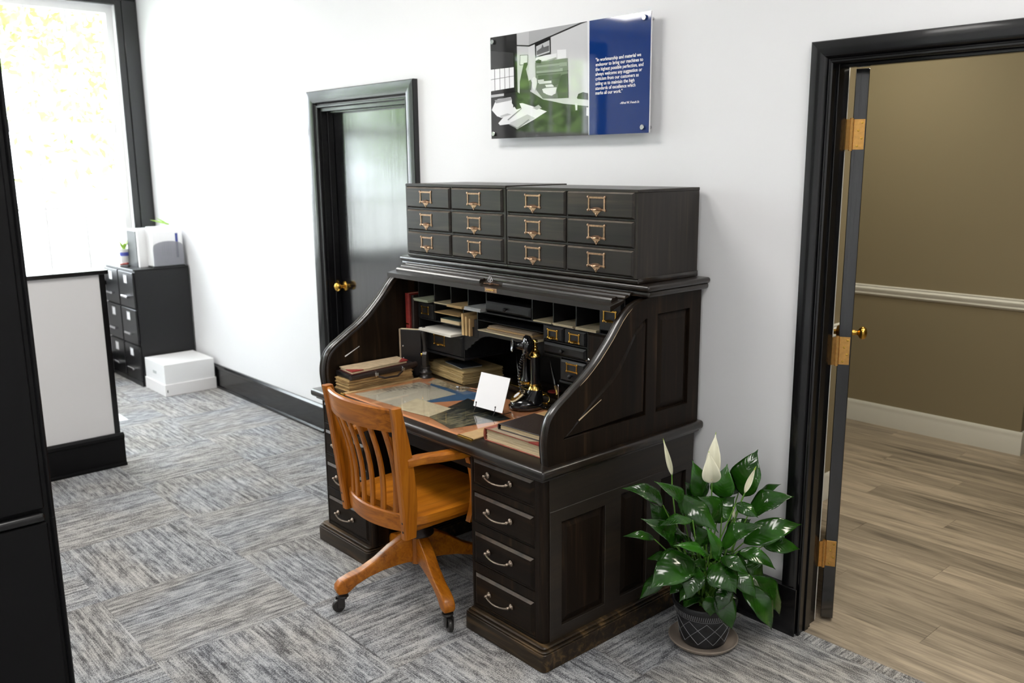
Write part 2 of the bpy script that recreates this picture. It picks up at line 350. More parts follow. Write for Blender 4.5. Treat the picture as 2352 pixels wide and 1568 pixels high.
# windows on the left wall
for n, (ya, yb) in enumerate(WIN):
    w = thing('window_%d' % (n+1), None, None, (XW, (ya+yb)/2, WZ0), kind='structure')
    xi = XW-.10
    mb = MB(); mb.box(xi-.05, xi+.03, ya, ya+.05, WZ0, WZ1); mb.box(xi-.05, xi+.03, yb-.05, yb, WZ0, WZ1)
    mb.box(xi-.05, xi+.03, ya+.05, yb-.05, WZ0, WZ0+.06); mb.box(xi-.05, xi+.03, ya+.05, yb-.05, WZ1-.06, WZ1); mb.build('window_frame', M['white'], w, 0)
    MB().box(xi-.03, xi+.02, ya+.05, yb-.05, 2.005, 2.085, .004).build('meeting_rail', M['white'], w, 0)
    mb = MB(); nm = 3 if yb-ya < 1.6 else 5
    for q in range(1, nm+1):
        y = ya+.05+(yb-ya-.1)*q/(nm+1); mb.box(xi-.02, xi, y-.008, y+.008, WZ0+.06, 2.005); mb.box(xi-.02, xi, y-.008, y+.008, 2.085, WZ1-.06)
    for z in (1.40, 2.55): mb.box(xi-.0185, xi-.0015, ya+.05, yb-.05, z-.008, z+.008)
    mb.build('muntin', M['white'], w, 0)
    MB().box(xi-.012, xi-.008, ya+.045, yb-.045, WZ0+.05, 2.03).build('pane', M['glass'], w, 0)
    MB().box(xi-.022, xi-.018, ya+.045, yb-.045, 2.05, WZ1-.05).build('pane', M['glass'], w, 0)
    MB().box(XW-.11, XW+.05, ya-.06, yb+.06, WZ0-.035, WZ0, .004).build('sill', M['black'], w, 0)
    t = thing('trim_%d' % (n+5), None, None, (XW, (ya+yb)/2, WZ0), kind='structure')
    for y0, y1, s in ((ya-.17, ya, -1), (yb, yb+.168, 1)):
        mb = MB(); e = min(y1, -.002)
        if s > 0: mb.box(XW, XW+.022, y0, y0+.05, WZ0, WZ1+.04, .004); mb.box(XW, XW+.035, y0+.05, e, WZ0, WZ1+.04, .004)
        else: mb.box(XW, XW+.022, y1-.05, y1, WZ0, WZ1+.04, .004); mb.box(XW, XW+.035, y0, y1-.05, WZ0, WZ1+.04, .004)
        mb.build('window_casing', M['black'], t, 0)
    mb = MB(); mb.box(XW, XW+.035, ya-.17, min(yb+.168, -.002), WZ1+.041, WZ1+.15, .004); mb.box(XW-.03, XW+.02, ya, yb, WZ1, WZ1+.04); mb.build('head_casing', M['black'], t, 0)
# baseboards
def bboard(mb, M2, ln, h=.185):
    pr = [(0, 0), (.032, 0), (.032, .015), (.022, .022), (.020, .022), (.020, h-.035), (.026, h-.03), (.026, h-.012), (.012, h), (0, h)]
    mb.prism(pr, 0, ln, M2)
def along_x(x, y): return Matrix(((0, 0, 1, x), (-1, 0, 0, y), (0, 1, 0, 0), (0, 0, 0, 1)))      # profile out toward -Y, length +X
def along_y(x, y): return Matrix(((1, 0, 0, x), (0, 0, 1, y), (0, 1, 0, 0), (0, 0, 0, 1)))       # profile out toward +X, length +Y
mb = MB(); bboard(mb, along_x(XW, 0), -1.455-XW); bboard(mb, along_x(-.335, 0), 1.925+.335); bboard(mb, along_x(3.06, 0), XE-3.06); st('baseboard_back', mb, M['black'])
mb = MB(); bboard(mb, along_y(XW, YF), -YF-.46); st('baseboard_left', mb, M['black'])
# door openings: casing, jamb, stop
def casing(tn, x0, x1, zt, cw, flip):
    t = thing(tn, None, None, ((x0+x1)/2, 0, 0), kind='structure')
    pr = [(u*cw, d) for u, d in ((0, 0), (1, 0), (1, .013), (.95, .018), (.88, .018), (.84, .011), (.79, .012), (.75, .021), (.68, .028), (.58, .031), (.30, .0325), (.04, .031), (0, .028))]   # 0 = outer edge
    w = x1-x0; H = zt
    path = [(x0-cw, 0), (x0-cw, H+cw), (x1+cw, H+cw), (x1+cw, 0)]
    for k, nm in enumerate(('casing', 'head_casing', 'casing')):
        a, b = path[k], path[k+1]; vs = []; fs = []; n = len(pr)
        for e, pt in enumerate((a, b)):
            for u, d in pr:
                if k == 0: q = (pt[0]+u, -d, pt[1]-(u if e else 0))
                elif k == 1: q = (pt[0]+(u if e == 0 else -u), -d, pt[1]-u)
                else: q = (pt[0]-u, -d, pt[1]-(u if e == 0 else 0))
                vs.append(q)
        for i in range(n): fs.append((i, (i+1) % n, n+(i+1) % n, n+i))
        fs.append(list(range(n))); fs.append([n+i for i in range(n)])
        m = MB(); m.add(vs, fs); m.build(nm, M['black'], t, 25)
    return t
t1 = casing('trim_1', D1[0], D1[1], D1[2], .10, 0)
mb = MB(); mb.box(D1[0]-.0, D1[0]+.018, 0, WT, 0, D1[2]); mb.box(D1[1]-.018, D1[1], 0, WT, 0, D1[2]); mb.box(D1[0]+.018, D1[1]-.018, 0, WT, D1[2]-.018, D1[2]); mb.build('jamb', M['black'], t1, 0)
mb = MB(); mb.box(D1[0]+.018, D1[0]+.030, .035, .075, 0, D1[2]-.018, .002); mb.box(D1[1]-.030, D1[1]-.018, .035, .075, 0, D1[2]-.018, .002); mb.box(D1[0]+.03, D1[1]-.03, .035, .075, D1[2]-.030, D1[2]-.018, .002); mb.build('door_stop', M['black'], t1, 0)
d1 = thing('door_1', None, None, (D1[0]+.02, .1, 0), kind='structure')
MB().box(D1[0]+.02, D1[1]-.02, .0765, .12, .008, D1[2]-.021, .002).build('slab', M['doorblack'], d1, 0)
def knob(parent, M2, mat):
    mb = MB(); mb.lathe([(.030, 0), (.031, .004), (.026, .009), (.012, .012), (.010, .03), (.013, .036), (.024, .042), (.029, .052), (.028, .062), (.020, .070), (.006, .073)], 20, M2); mb.build('knob', mat, parent, 40)
knob(d1, T(-1.272, .0765, .985) @ RX(PI/2), M['brass'])
st('door_gap_blocker', MB().box(D1[0]-.1, D1[1]+.1, WT+.001, WT+.06, -.05, D1[2]+.1), M['pigdark'])  # unseen dark panel added behind the door to stop a light leak
t2 = casing('trim_2', D2[0]+.006, D2[1]-.006, D2[2], .072, 0)
mb = MB(); mb.box(D2[0]-.018, D2[0], 0, .075, 0, D2[2]+.018); mb.box(D2[0]-.018, D2[0]-.012, .075, WT, 0, D2[2]+.018); mb.box(D2[1], D2[1]+.018, 0, WT, 0, D2[2]+.018); mb.box(D2[0], D2[1], 0, WT, D2[2], D2[2]+.018); mb.build('jamb', M['black'], t2, 0)
mb = MB(); mb.box(D2[0], D2[0]+.006, .03, .055, 0, D2[2], .001); mb.box(D2[1]-.012, D2[1], .03, .062, 0, D2[2], .002); mb.box(D2[0]+.006, D2[1]-.012, .03, .062, D2[2]-.012, D2[2], .002); mb.build('door_stop', M['black'], t2, 0)
mb = MB(); mb.box(D2[0]-.05, D2[0]-.014, WT, WT+.012, 0, D2[2]+.03, .002); mb.build('rear_casing', M['trimw'], t2, 0)
MB().box(1.885, 1.99, -.038, -.0325, 0, .19, .002).build('plinth', M['black'], t2, 0)
# open door into the side room
da = Vector((-.466, .885, 0)); dn = Vector((.885, .466, 0)); P0 = Vector((1.989, .155, 0))
MD = Matrix(((da.x, dn.x, 0, P0.x), (da.y, dn.y, 0, P0.y), (0, 0, 1, 0), (0, 0, 0, 1)))
d2 = thing('door_2', None, None, (P0.x, P0.y, 0), kind='structure')
MB().box(0, .86, 0, .044, .012, D2[2]-.006, .002, M=MD).build('slab', M['doorblack'], d2, 0)
knob(d2, MD @ T(.79, .044, .985) @ RX(-PI/2), M['brass']); knob(d2, MD @ T(.79, 0, .985) @ RX(PI/2), M['brass'])
for z in (1.770, 1.010, .226):
    mb = MB(); h = .102
    mb.box(-.0025, 0, .004, .040, z, z+h, .0005, M=MD)
    mb.tube([tuple(MD @ Vector((-.008, -.003, z+a))) for a in (-.004, h+.004)], .0065, 10)
    for q in range(5): mb.tube([tuple(MD @ Vector((-.008, -.003, z+q*h/5+a))) for a in (.0015, h/5-.0015)], .0078, 10)
    a = MD @ Vector((-.008, -.003, z)); b = Vector((D2[0]-.012, .128, z))
    d = (b-a); mb.add([a, b, b+Vector((0, 0, h)), a+Vector((0, 0, h)), a+Vector((.003, 0, 0)), b+Vector((.003, 0, 0)), b+Vector((.003, 0, h)), a+Vector((.003, 0, h))], [(0, 1, 2, 3), (4, 5, 6, 7), (0, 1, 5, 4), (1, 2, 6, 5), (2, 3, 7, 6), (3, 0, 4, 7)])
    hg = mb.build('hinge', M['hinge'], d2, 30)
    mb = MB()
    for yy, zz in ((.018, .012), (.031, .038), (.020, .064), (.031, .09)): mb.lathe([(.0042, 0), (.0042, .0012), (.002, .0016)], 10, MD @ T(-.0025, yy, z+zz) @ RY(-PI/2))
    mb.build('screw', M['brass'], hg, 0)
# side room
R2Y = 2.78
f2 = st('floor', MB().box(.3, 5.0, .03, 5.0, -.06, -.0135), M['pigdark']); tmesh = None
y = .085; k = 0
while y < 4.8:
    x = .35-((k*.47) % 1.22)
    while x < 4.9:
        if x+1.2 > .35:
            if tmesh is None: o = MB().box(-.6096, .6096, -.0907, .0907, -.013, 0, .0006).build('plank', M['plank'], f2, 0); tmesh = o.data
            else: o = bpy.data.objects.new('plank', tmesh); COL.objects.link(o); o.parent = f2
            o.location = (x+.61, y+.0905, 0); o.rotation_euler = (0, 0, PI*random.randint(0, 1))
        x += 1.22
    y += .182; k += 1
st('trim_3', MB().box(D2[0], D2[1], .03, .085, -.013, .003, .002), M['plank'])
mb = MB(); mb.box(.55, 1.79, R2Y, R2Y+.12, 0, 2.75); mb.box(1.67, 1.79, R2Y+.12, 4.9, 0, 2.75); st('wall_far', mb, M['taupe'])
st('wall_closet', MB().box(.30, 1.36, WT+.001, 1.40, 0, 2.75), M['taupe'])
st('wall_side', MB().box(.30, .55, 1.40, R2Y+.12, 0, 2.75), M['taupe'])
st('wall_east', MB().box(4.9, 5.0, WT+.001, 4.9, 0, 2.75), M['taupe'])
st('wall_north', MB().box(1.67, 5.0, 4.9, 5.0, 0, 2.75), M['taupe'])
st('ceiling', MB().box(.30, 5.0, WT+.001, 5.0, 2.75, 2.85), M['ceil'])
bp = [(0, 0), (.014, 0), (.014, .10), (.010, .112), (.012, .12), (.008, .135), (.004, .142), (0, .142)]
mb = MB(); mb.prism(bp, 0, 1.79+.014-.55, along_x(.55, R2Y)); mb.prism(bp, 0, 4.9-R2Y, along_y(1.79, R2Y)); mb.prism(bp, 0, 1.40-WT, along_y(1.36, WT+.001)); st('baseboard_far', mb, M['trimw'])
cp = [(0, 0), (.008, .003), (.016, .014), (.012, .024), (.020, .036), (.022, .048), (.012, .058), (.014, .066), (0, .072)]
mb = MB(); mb.prism([(a, b+.858) for a, b in cp], 0, 1.79+.02-.55, along_x(.55, R2Y)); mb.prism([(a, b+.858) for a, b in cp], 0, 4.9-R2Y, along_y(1.79, R2Y)); mb.prism([(a, b+.858) for a, b in cp], 0, 1.40-WT, along_y(1.36, WT+.001)); st('trim_4', mb, M['trimw'], smooth=50)
# low partition and black pillar
PX = -1.742
st('wall_partition', MB().box(PX-.13, PX, -3.4, -1.213, 0, 1.135), M['wallgrey'])
mb = MB(); mb.box(PX-.15, PX+.018, -3.42, -1.190, 1.136, 1.160, .003); mb.box(PX-.01, PX+.004, -1.240, -1.2125, .19, 1.135); mb.box(PX-.13, PX-.0, -1.2128, -1.208, .19, 1.135); st('trim_8', mb, M['black'])
mb = MB(); bboard(mb, along_y(PX, -3.4), 2.205, .198); mb.box(PX-.13, PX, -1.2125, -1.195, 0, .189); st('baseboard_partition', mb, M['blackf'])
CX, CY = 1.0, -2.222
st('trim_9', MB().box(CX-.012, CX+.013, -2.9, CY-.028, .796, .822, .009, 3), M['black'])
mb = MB(); mb.prism([(.55, -2.9), (CX-.012, -2.9), (CX-.012, CY-.012), (CX-.012, CY-.012), (.55, CY-.012)], 0, ZC); mb.box(CX-.013, CX, -2.9, CY-.025, .828, ZC-.001, .004); mb.box(CX-.013, CX+.002, -2.9, CY-.022, 0, .790, .004)
mb.box(CX-.04, CX-.004, CY-.0125, CY, .788, ZC-.001, .004); mb.box(CX-.04, CX-.002, CY-.0125, CY, 0, .800, .004); st('wall_pillar', mb, M['blackf'])
# ceiling lamps
t = thing('ceiling_light', 'small warm ceiling light close to the far wall of the side room', 'light', (1.0, 2.0, 2.75))
MB().box(.8, 1.2, 1.8, 2.2, 2.735, 2.748).build('diffuser', M['lamp3'], t, 0)
mb = MB(); mb.box(.78, 1.22, 1.78, 1.80, 2.73, 2.75); mb.box(.78, 1.22, 2.20, 2.22, 2.73, 2.75); mb.box(.78, .80, 1.80, 2.20, 2.73, 2.75); mb.box(1.20, 1.22, 1.80, 2.20, 2.73, 2.75); mb.build('frame', M['white'], t, 0)
for x, y in ((-2.8, -1.3), (-2.8, -4.9), (.2, -1.6), (.2, -4.4), (3.4, -1.4), (3.4, -4.4)):
    t = thing('ceiling_light', 'white recessed ceiling panel light, %s of the room, %s' % ('window side' if x < -1 else 'middle' if x < 2 else 'open door side', 'near the back wall' if y > -3 else 'far from the back wall'), 'light', (x, y, ZC), group='ceiling panels')
    mb = MB(); mb.box(x-.62, x+.62, y-.32, y-.30, ZC-.02, ZC); mb.box(x-.62, x+.62, y+.30, y+.32, ZC-.02, ZC); mb.box(x-.62, x-.60, y-.30, y+.30, ZC-.02, ZC); mb.box(x+.60, x+.62, y-.30, y+.30, ZC-.02, ZC); mb.build('frame', M['white'], t, 0)
    MB().box(x-.60, x+.60, y-.30, y+.30, ZC-.012, ZC-.002).build('diffuser', M['lamp'], t, 0)
t = thing('ceiling_light', 'added warm ceiling panel brightening the floor just inside the side room door', 'light', (2.5, .85, 2.75))
MB().box(2.2, 2.8, .55, 1.15, 2.735, 2.748).build('diffuser', M['fill_lamp'], t, 0)  # unseen lamp added to lift the light on the floor by the door
mb = MB(); mb.box(2.18, 2.82, .53, .55, 2.73, 2.75); mb.box(2.18, 2.82, 1.15, 1.17, 2.73, 2.75); mb.box(2.18, 2.2, .55, 1.15, 2.73, 2.75); mb.box(2.8, 2.82, .55, 1.15, 2.73, 2.75); mb.build('frame', M['white'], t, 0)
# outside
o = st('ground', MB().box(-60, XW-.3, -40, 30, -.7, -.6), M['grass'])
def tree(x, y, h, r, lab, cnt=5200, ls=1.0):
    t = thing('tree', lab, 'tree', (x, y, -.6)); rng = random.Random(int(x*10+y))
    mb = MB(); mb.tube([(x, y, -.6), (x+.1, y, h*.35), (x, y+.15, h*.8)], [.14, .10, .03], 8); ends = []
    for k in range(9):
        a = rng.uniform(0, 2*PI); z = h*rng.uniform(.3, .75); e = Vector((x+math.cos(a)*r*.9, y+math.sin(a)*r*.9, z+rng.uniform(-.3, 1.2)))
        mid = Vector((x+math.cos(a)*r*.4, y+math.sin(a)*r*.4, z+.2)); mb.tube([(x, y, z-.5), mid, e], [.035, .025, .008], 6); ends += [mid, e]
    mb.build('trunk', M['bark'], t)
    vs = []; fs = []
    for k in range(cnt):
        c = rng.choice(ends); p = c+Vector((rng.gauss(0, .55), rng.gauss(0, .55), rng.gauss(0, .42)))
        a = Vector((rng.gauss(0, 1), rng.gauss(0, 1), rng.gauss(0, 1))).normalized(); b = a.orthogonal().normalized(); s = rng.uniform(.05, .1)*ls; i = len(vs)
        vs += [p-a*s, p+b*s*.45, p+a*s, p-b*s*.45]; fs.append((i, i+1, i+2, i+3))
    mb = MB(); mb.add(vs, fs); f = mb.build('foliage', M['foliage'], t, 0); f['kind'] = 'stuff'
tree(-9.0, 1.6, 6.2, 2.6, 'leafy green tree outside the bright window on the left')
tree(-9.0, -8.2, 4.4, 2.4, 'leafy green tree outside, mirrored in the wall panel', 7000, 1.9)
tree(-10.5, -13.4, 5.2, 2.8, 'large leafy tree outside, farthest from the door wall', 8000, 2.1)
# ================================================================== roll-top desk
dk = thing('rolltop_desk', 'large black oak rolltop desk with open tambour and worn edges against the white wall', 'desk', (.767, -.44, 0))
B = .03   # back gap
def bail(mb, x, y, z, w):                     # bail pull centred at (x,y,z), out toward -Y
    for s in (-1, 1):
        mb.lathe([(.011, 0), (.012, .003), (.008, .006), (.0055, .012), (.0065, .02), (.003, .024)], 10, T(x+s*w/2, y, z) @ RX(PI/2))
    pts = [(x+w*(t-.5), y-.017-.010*math.sin(PI*t), z-.001-.0085*math.sin(PI*t)**.6) for t in [i/10 for i in range(11)]]
    mb.tube(pts, [.0045, .004, .0036, .0036, .0038, .004, .0038, .0036, .0036, .004, .0045], 6)
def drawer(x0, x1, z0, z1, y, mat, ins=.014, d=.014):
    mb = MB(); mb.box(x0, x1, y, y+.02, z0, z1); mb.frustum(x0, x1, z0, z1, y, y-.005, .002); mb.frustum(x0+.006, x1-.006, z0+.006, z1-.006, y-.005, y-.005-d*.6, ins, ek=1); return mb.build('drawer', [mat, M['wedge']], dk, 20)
for px0, px1, side in ((.026, .421, -1), (1.103, 1.505, 1)):
    ox = px0 if side < 0 else px1; ix = px1 if side < 0 else px0
    # case with rounded outer and inner front corners
    def rc(x0, x1, y0, y1, r):
        pts = []
        for cx, a0 in ((x1-r, -PI/2), ): pts += [(cx+r*math.cos(a0+i*PI/8), y0+r+r*math.sin(a0+i*PI/8)) for i in range(5)]
        pts += [(x1, y1), (x0, y1)]
        pts += [(x0+r+r*math.cos(PI+i*PI/8), y0+r+r*math.sin(PI+i*PI/8)) for i in range(5)]
        return pts
    mb = MB(); f = -.855; a, b = min(ox, ix), max(ox, ix)
    mb.prism(rc(a+.011, b-.011, f+.012, -B, .012), .08, .697)
    mb.build('pedestal', M['dwz'], dk, 30)
    fx0, fx1 = (.052, .395) if side < 0 else (1.129, 1.461)
    rows = ((.577, .682), (.429, .551), (.268, .396), (.095, .232))
    # face frame: stiles and rails
    mb = MB(); hs = [rect(fx0-.001, fx1+.001, z0-.001, z1+.001) for z0, z1 in rows]
    mb.plate(rect(a+.021, b-.021, .08, .697), hs, .014, T(0, f+.0145, 0) @ MXZ, .001); mb.build('face_frame', M['dwz'], dk, 20)
    mb = MB()
    for xx in (a, b-.024): mb = MB(); mb.lathe([(.021, .082), (.021, .695)], 20, T(xx+(.021 if xx == a else .003), f+.021, 0)); mb.build('corner_post', M['dwz'], dk, 40)
    for k, (z0, z1) in enumerate(rows):
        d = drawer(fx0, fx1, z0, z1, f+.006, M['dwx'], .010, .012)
        mb = MB(); bail(mb, (fx0+fx1)/2-.012, f-.008, (z0+z1)/2+.006, .122); mb.build('drawer_pull', M['bronze'], d, 50)
    # plinth
    e = .034; mb = MB(); X0, X1 = (a-e, b+.004) if side < 0 else (a-.004, b+e)
    mb.prism(rc(X0, X1, -.888, -B+.005, .02), 0, .066, bev=.002)
    mb.prism(rc(X0+.004, X1-.004, -.884, -B+.005, .02), .0655, .074, bev=.003)
    mb.prism(rc(X0+.014, X1-.014, -.874, -B+.005, .015), .0735, .084, bev=.004); mb.build('plinth', M['worn'], dk, 40)
    # outer side panelling
    if side > 0:
        hs = [rect(-.770, -.545, .128, .520), rect(-.462, -.310, .128, .540), rect(-.232, -.075, .128, .540)]
        MB().plate(rect(f+.03, -B, .084, .566), hs, .012, T(b-.0115, 0, 0) @ MYZ, .0015).build('side_frame', M['wornz'], dk, 20)
        MB().box(b-.0115, b+.001, f+.028, -B, .5675, .697, .001).build('side_rail', M['wornz'], dk, 20)
        for h in hs:
            y0, y1, z0, z1 = h[0][0], h[1][0], h[0][1], h[2][1]
            mb = MB(); mb.frustum(y0+.004, y1-.004, z0+.004, z1-.004, 0, .0105, .026, T(b-.012, 0, 0) @ Matrix(((0, 1, 0, 0), (1, 0, 0, 0), (0, 0, 1, 0), (0, 0, 0, 1)))); mb.build('raised_panel', M['dwz'], dk, 0)
    mb = MB(); mb.box(ix-.012 if side < 0 else ix, ix if side < 0 else ix+.012, f+.03, -B, .085, .69); mb.build('inner_side', M['dwz'], dk, 0)
MB().box(.407, 1.118, -.30, -.285, .02, .69).build('modesty_panel', M['pigdark'], dk, 0)
MB().box(.407, 1.118, -.80, -.785, .60, .694).build('apron', M['dwx'], dk, 0)
# writing surface with moulded edge
mb = MB(); mb.box(-.004, 1.538, -.892, -.008, .700, .735, .013, 4); mb.box(.015, 1.52, -.873, -.015, .688, .702, .005, 2)
mb.build('desktop', M['dwtx'], dk, 40)
# S-shaped side panels
SC = [(-.838, .735), (-.845, .80), (-.840, .85), (-.825, .892), (-.800, .920), (-.770, .941), (-.735, .962), (-.70, .984), (-.665, 1.004), (-.634, 1.026), (-.60, 1.052), (-.562, 1.088), (-.53, 1.120), (-.507, 1.145), (-.48, 1.178), (-.455, 1.204), (-.43, 1.222), (-.405, 1.236), (-.37, 1.247), (-.34, 1.253)]
def _cr(P, k):
    out = []
    for i in range(len(P)-1):
        a, b, c, d = [Vector(P[max(0, min(len(P)-1, i+q))]) for q in (-1, 0, 1, 2)]
        for s in range(k):
            t = s/k; v = .5*((2*b)+(c-a)*t+(2*a-5*b+4*c-d)*t*t+(3*b-a-3*c+d)*t**3); out.append((v.x, v.y))
    return out+[P[-1]]
SC = _cr(SC, 3)
def side_curve(off):
    out = []
    for i, p in enumerate(SC):
        a = Vector(SC[max(i-1, 0)]); b = Vector(SC[min(i+1, len(SC)-1)]); t = (b-a).normalized(); n = Vector((t.y, -t.x)); q = Vector(p)+n*off; out.append((q.x, q.y))
    return out
for x0, x1, out in ((.012, .056, -1), (1.466, 1.510, 1)):
    poly = side_curve(.004)+[(-.02, 1.256), (-.02, .735)]
    xa, xb = (x0+.002, x1-.002); c0, c1 = (x0+.013, x1-.002) if out < 0 else (x0+.002, x1-.013)
    s = MB().prism(poly, c0, c1, MYZ).build('side_panel', M['dwz'], dk, 20)
    # frame on the outside face with a curved and a tall opening
    cv = side_curve(.085); inner = [p for p in cv if -.74 < p[0] < -.36 and p[1] > .83]
    h1 = [(-.765, .815), (-.338, .815), (-.338, 1.205), (-.352, 1.203)]+inner[::-1]+[(-.745, .825)]
    h1 = [(-.772, .815), (-.338, .815), (-.338, 1.180), (-.352, 1.178), (-.380, 1.160), (-.40, 1.145), (-.43, 1.105), (-.465, 1.062), (-.50, 1.022), (-.54, .985), (-.585, .952), (-.63, .922), (-.68, .885), (-.72, .852)]
    h2 = rect(-.280, -.088, .815, 1.190)
    xo = x1-.013 if out > 0 else x0
    MB().plate(side_curve(.0)+[(-.02, 1.256), (-.02, .735)], [h1, h2], .013, T(xo, 0, 0) @ MYZ, .001).build('side_frame', M['dwz'], s, 20)
    mm = Matrix(((0, 1, 0, 0), (1, 0, 0, 0), (0, 0, 1, 0), (0, 0, 0, 1))); ms = T(xo, 0, 0) @ mm if out > 0 else T(x0+.013, 0, 0) @ Matrix(((0, -1, 0, 0), (1, 0, 0, 0), (0, 0, 1, 0), (0, 0, 0, 1)))
    mb = MB(); mb.frustum(-.276, -.092, .819, 1.186, 0, .012, .026, ms); mb.build('raised_panel', M['dwz'], s, 0)
    # curved raised field
    c = Vector((-.415, .92)); ring0 = [Vector(p) for p in h1]; n = len(ring0)
    ring1 = [p+(c-p).normalized()*min(.024, (c-p).length*.25) for p in ring0]
    mb = MB(); vs = [(p.x, 0, p.y) for p in ring0]+[(p.x, .0115, p.y) for p in ring1]; fs = [(i, (i+1) % n, n+(i+1) % n, n+i) for i in range(n)]+[[n+i for i in range(n)]]
    mb.add(vs, fs, ms); mb.build('raised_panel', M['dwz'], s, 0)
    # rounded front edge
    prof = side_curve(-.001); xm = (x0+x1)/2; hw = (x1-x0)/2
    vs = []; fs = []; K = 9
    pin = side_curve(.022)
    for (p, q) in zip(prof, pin):
        for k in range(K):
            a = PI*k/(K-1); u = math.sin(a)**.75
            vs.append((xm-hw*math.cos(a), q[0]+(p[0]-q[0])*u, q[1]+(p[1]-q[1])*u))
    for i in range(len(prof)-1):
        for k in range(K-1): fs.append((i*K+k, i*K+k+1, (i+1)*K+k+1, (i+1)*K+k))
    mb = MB(); mb.add(vs, fs); mb.build('edge_moulding', M['dwty'], s, 60)
    if out > 0:
        wl = side_curve(.0015)[22:52:3]; mb = MB(); mb.tube([(x1+.0008, p[0], p[1]) for p in wl], [.0004]+[.0013, .001, .0015, .0012, .0014, .0009, .0013, .001]+[.0004], 5); mb.build('worn_line', M['tanc'], s, 60)
    # long scratch down to pale wood
    xs = x1+.0006 if out > 0 else x1-.001
    y0, z0, y1, z1 = (-.693, .868, -.580, .921) if out > 0 else (-.735, .868, -.655, .905)
    mb = MB(); d = Vector((0, y1-y0, z1-z0)).normalized(); nn = Vector((0, -d.z, d.y))*.0028; a = Vector((xs, y0, z0)); b = Vector((xs, y1, z1)); t = Vector((.0008, 0, 0))
    mb.add([a-nn, b-nn*.4, b+nn*.4, a+nn, a-nn+t, b-nn*.4+t, b+nn*.4+t, a+nn+t], [(0, 1, 2, 3), (4, 5, 6, 7), (0, 1, 5, 4), (1, 2, 6, 5), (2, 3, 7, 6), (3, 0, 4, 7)]); o = mb.build('wear_strip', M['tanc'] if out > 0 else M['card'], s, 0)
MB().box(.056, 1.466, -.035, -.02, .736, 1.256).build('back_panel', M['pigdark'], dk, 0)
# roof of the roll top
mb = MB()
mb.box(-.004, 1.545, -.375, -.006, 1.2805, 1.303, .0105, 4); mb.box(.003, 1.538, -.366, -.008, 1.258, 1.282, .010, 4)
mb.build('top_board', M['dwtx'], dk, 40)
# tambour: slats and bottom rail
ang = math.atan2(.030, .115)
def tam(y): return 1.247+(y+.46)*math.tan(.24)
for y in (-.345, -.372, -.399):
    mb = MB(); z = tam(y)-.010+.004
    pr = [(.0125*math.cos(PI*i/8), .0125*math.sin(PI*i/8)*.9) for i in range(9)]
    mb.prism(pr, .058, 1.464, T(0, y, z) @ RX(.24) @ MYZ); mb.build('tambour_slat', M['dwtx'], dk, 50)
rl = MB(); rl.prism([(-.489, 1.2165), (-.480, 1.2145), (-.412, 1.2405), (-.412, 1.2515), (-.470, 1.2395), (-.489, 1.2365)], .058, 1.464, MYZ, .0015); rail = rl.build('tambour_rail', M['dwtx'], dk, 20)
for x0, x1 in ((.085, .700), (.845, 1.440)):
    mb = MB(); pr = [(0, 0), (.036, 0), (.036, .008), (.030, .014), (.022, .011), (.016, .013), (.008, .014), (.002, .009)]
    mb.prism(pr, x0, x1, T(0, -.456, 1.2422) @ RX(.20) @ MYZ); mb.build('tambour_grip', M['dwtx'], rail, 30)
mb = MB(); mb.box(.775, .850, -.4905, -.4886, 1.2185, 1.236, .0005); mb.build('strike_plate', M['agedbrass'], rail, 0)
mb = MB(); mb.box(.790, .835, -.496, -.489, 1.2265, 1.2305, .001); mb.build('catch', M['gold'], rail, 0)
mb = MB(); z = 1.2462
mb.lathe([(.008, 0), (.009, .002), (.005, .004)], 10, T(.776, -.458, z-.003)); 
for k in range(-3, 4):
    mb.lathe([(.0075-.0008*abs(k), 0), (.008-.0008*abs(k), .0025), (.004, .004)], 8, T(.776+k*.012, -.455+.0015*k, z-.002+.001*(3-abs(k))))
esc = mb.build('escutcheon', M['agedbrass'], rail, 40)
mb = MB(); kx, ky, kz = .776, -.460, z
mb.tube([(kx, ky, kz), (kx, ky, kz+.012)], .0022, 6)
for ax, az in ((0, .027), (-.0078, .0165), (.0078, .0165)):
    mb.tube([(kx+ax+.0062*math.cos(2*PI*i/10), ky, kz+az+.0062*math.sin(2*PI*i/10)) for i in range(10)], .0019, 5, closed=True)
mb.build('key', M['chrome'], rail, 50)
# ---- pigeonholes
PY, PB = -.355, -.05
DV = [.119, .245, .371, .496, .622, .915, 1.040, 1.167, 1.294, 1.415]
pg = dk
tk = .003
def board(nm, x0, x1, z0, z1, y0=PY, y1=PB, mat='pig'): return MB().box(x0, x1, y0, y1, z0, z1, .0008).build(nm, M[mat], dk, 0)
for x in DV: board('divider', x-tk, x+tk, 1.098, 1.256)
board('divider', DV[0]-tk, DV[0]+tk, .866, 1.092); board('divider', DV[9]-tk, DV[9]+tk, .866, 1.092)
board('shelf', .119-tk, 1.415+tk, 1.092, 1.098)
board('divider', .245-tk, .245+tk, 1.014, 1.092); board('divider', .460-tk, .460+tk, .866, 1.092); board('divider', .560-tk, .560+tk, .976, 1.092)
board('shelf', .248, .457, 1.051, 1.054); board('shelf', .122, .457, 1.008, 1.014); board('shelf', .122, .457, .962, .967); board('shelf', .119-tk, .460+.012, .856, .866, PY-.008)
board('shelf', .463, .557, .970, .976); board('shelf', .563, .982, 1.055, 1.058); board('shelf', .463, .982, 1.012, 1.017)
board('divider', .985-tk, .985+tk, .972, 1.092); board('shelf', .988, 1.227, 1.026, 1.031); board('shelf', .982, 1.227, .970, .975)
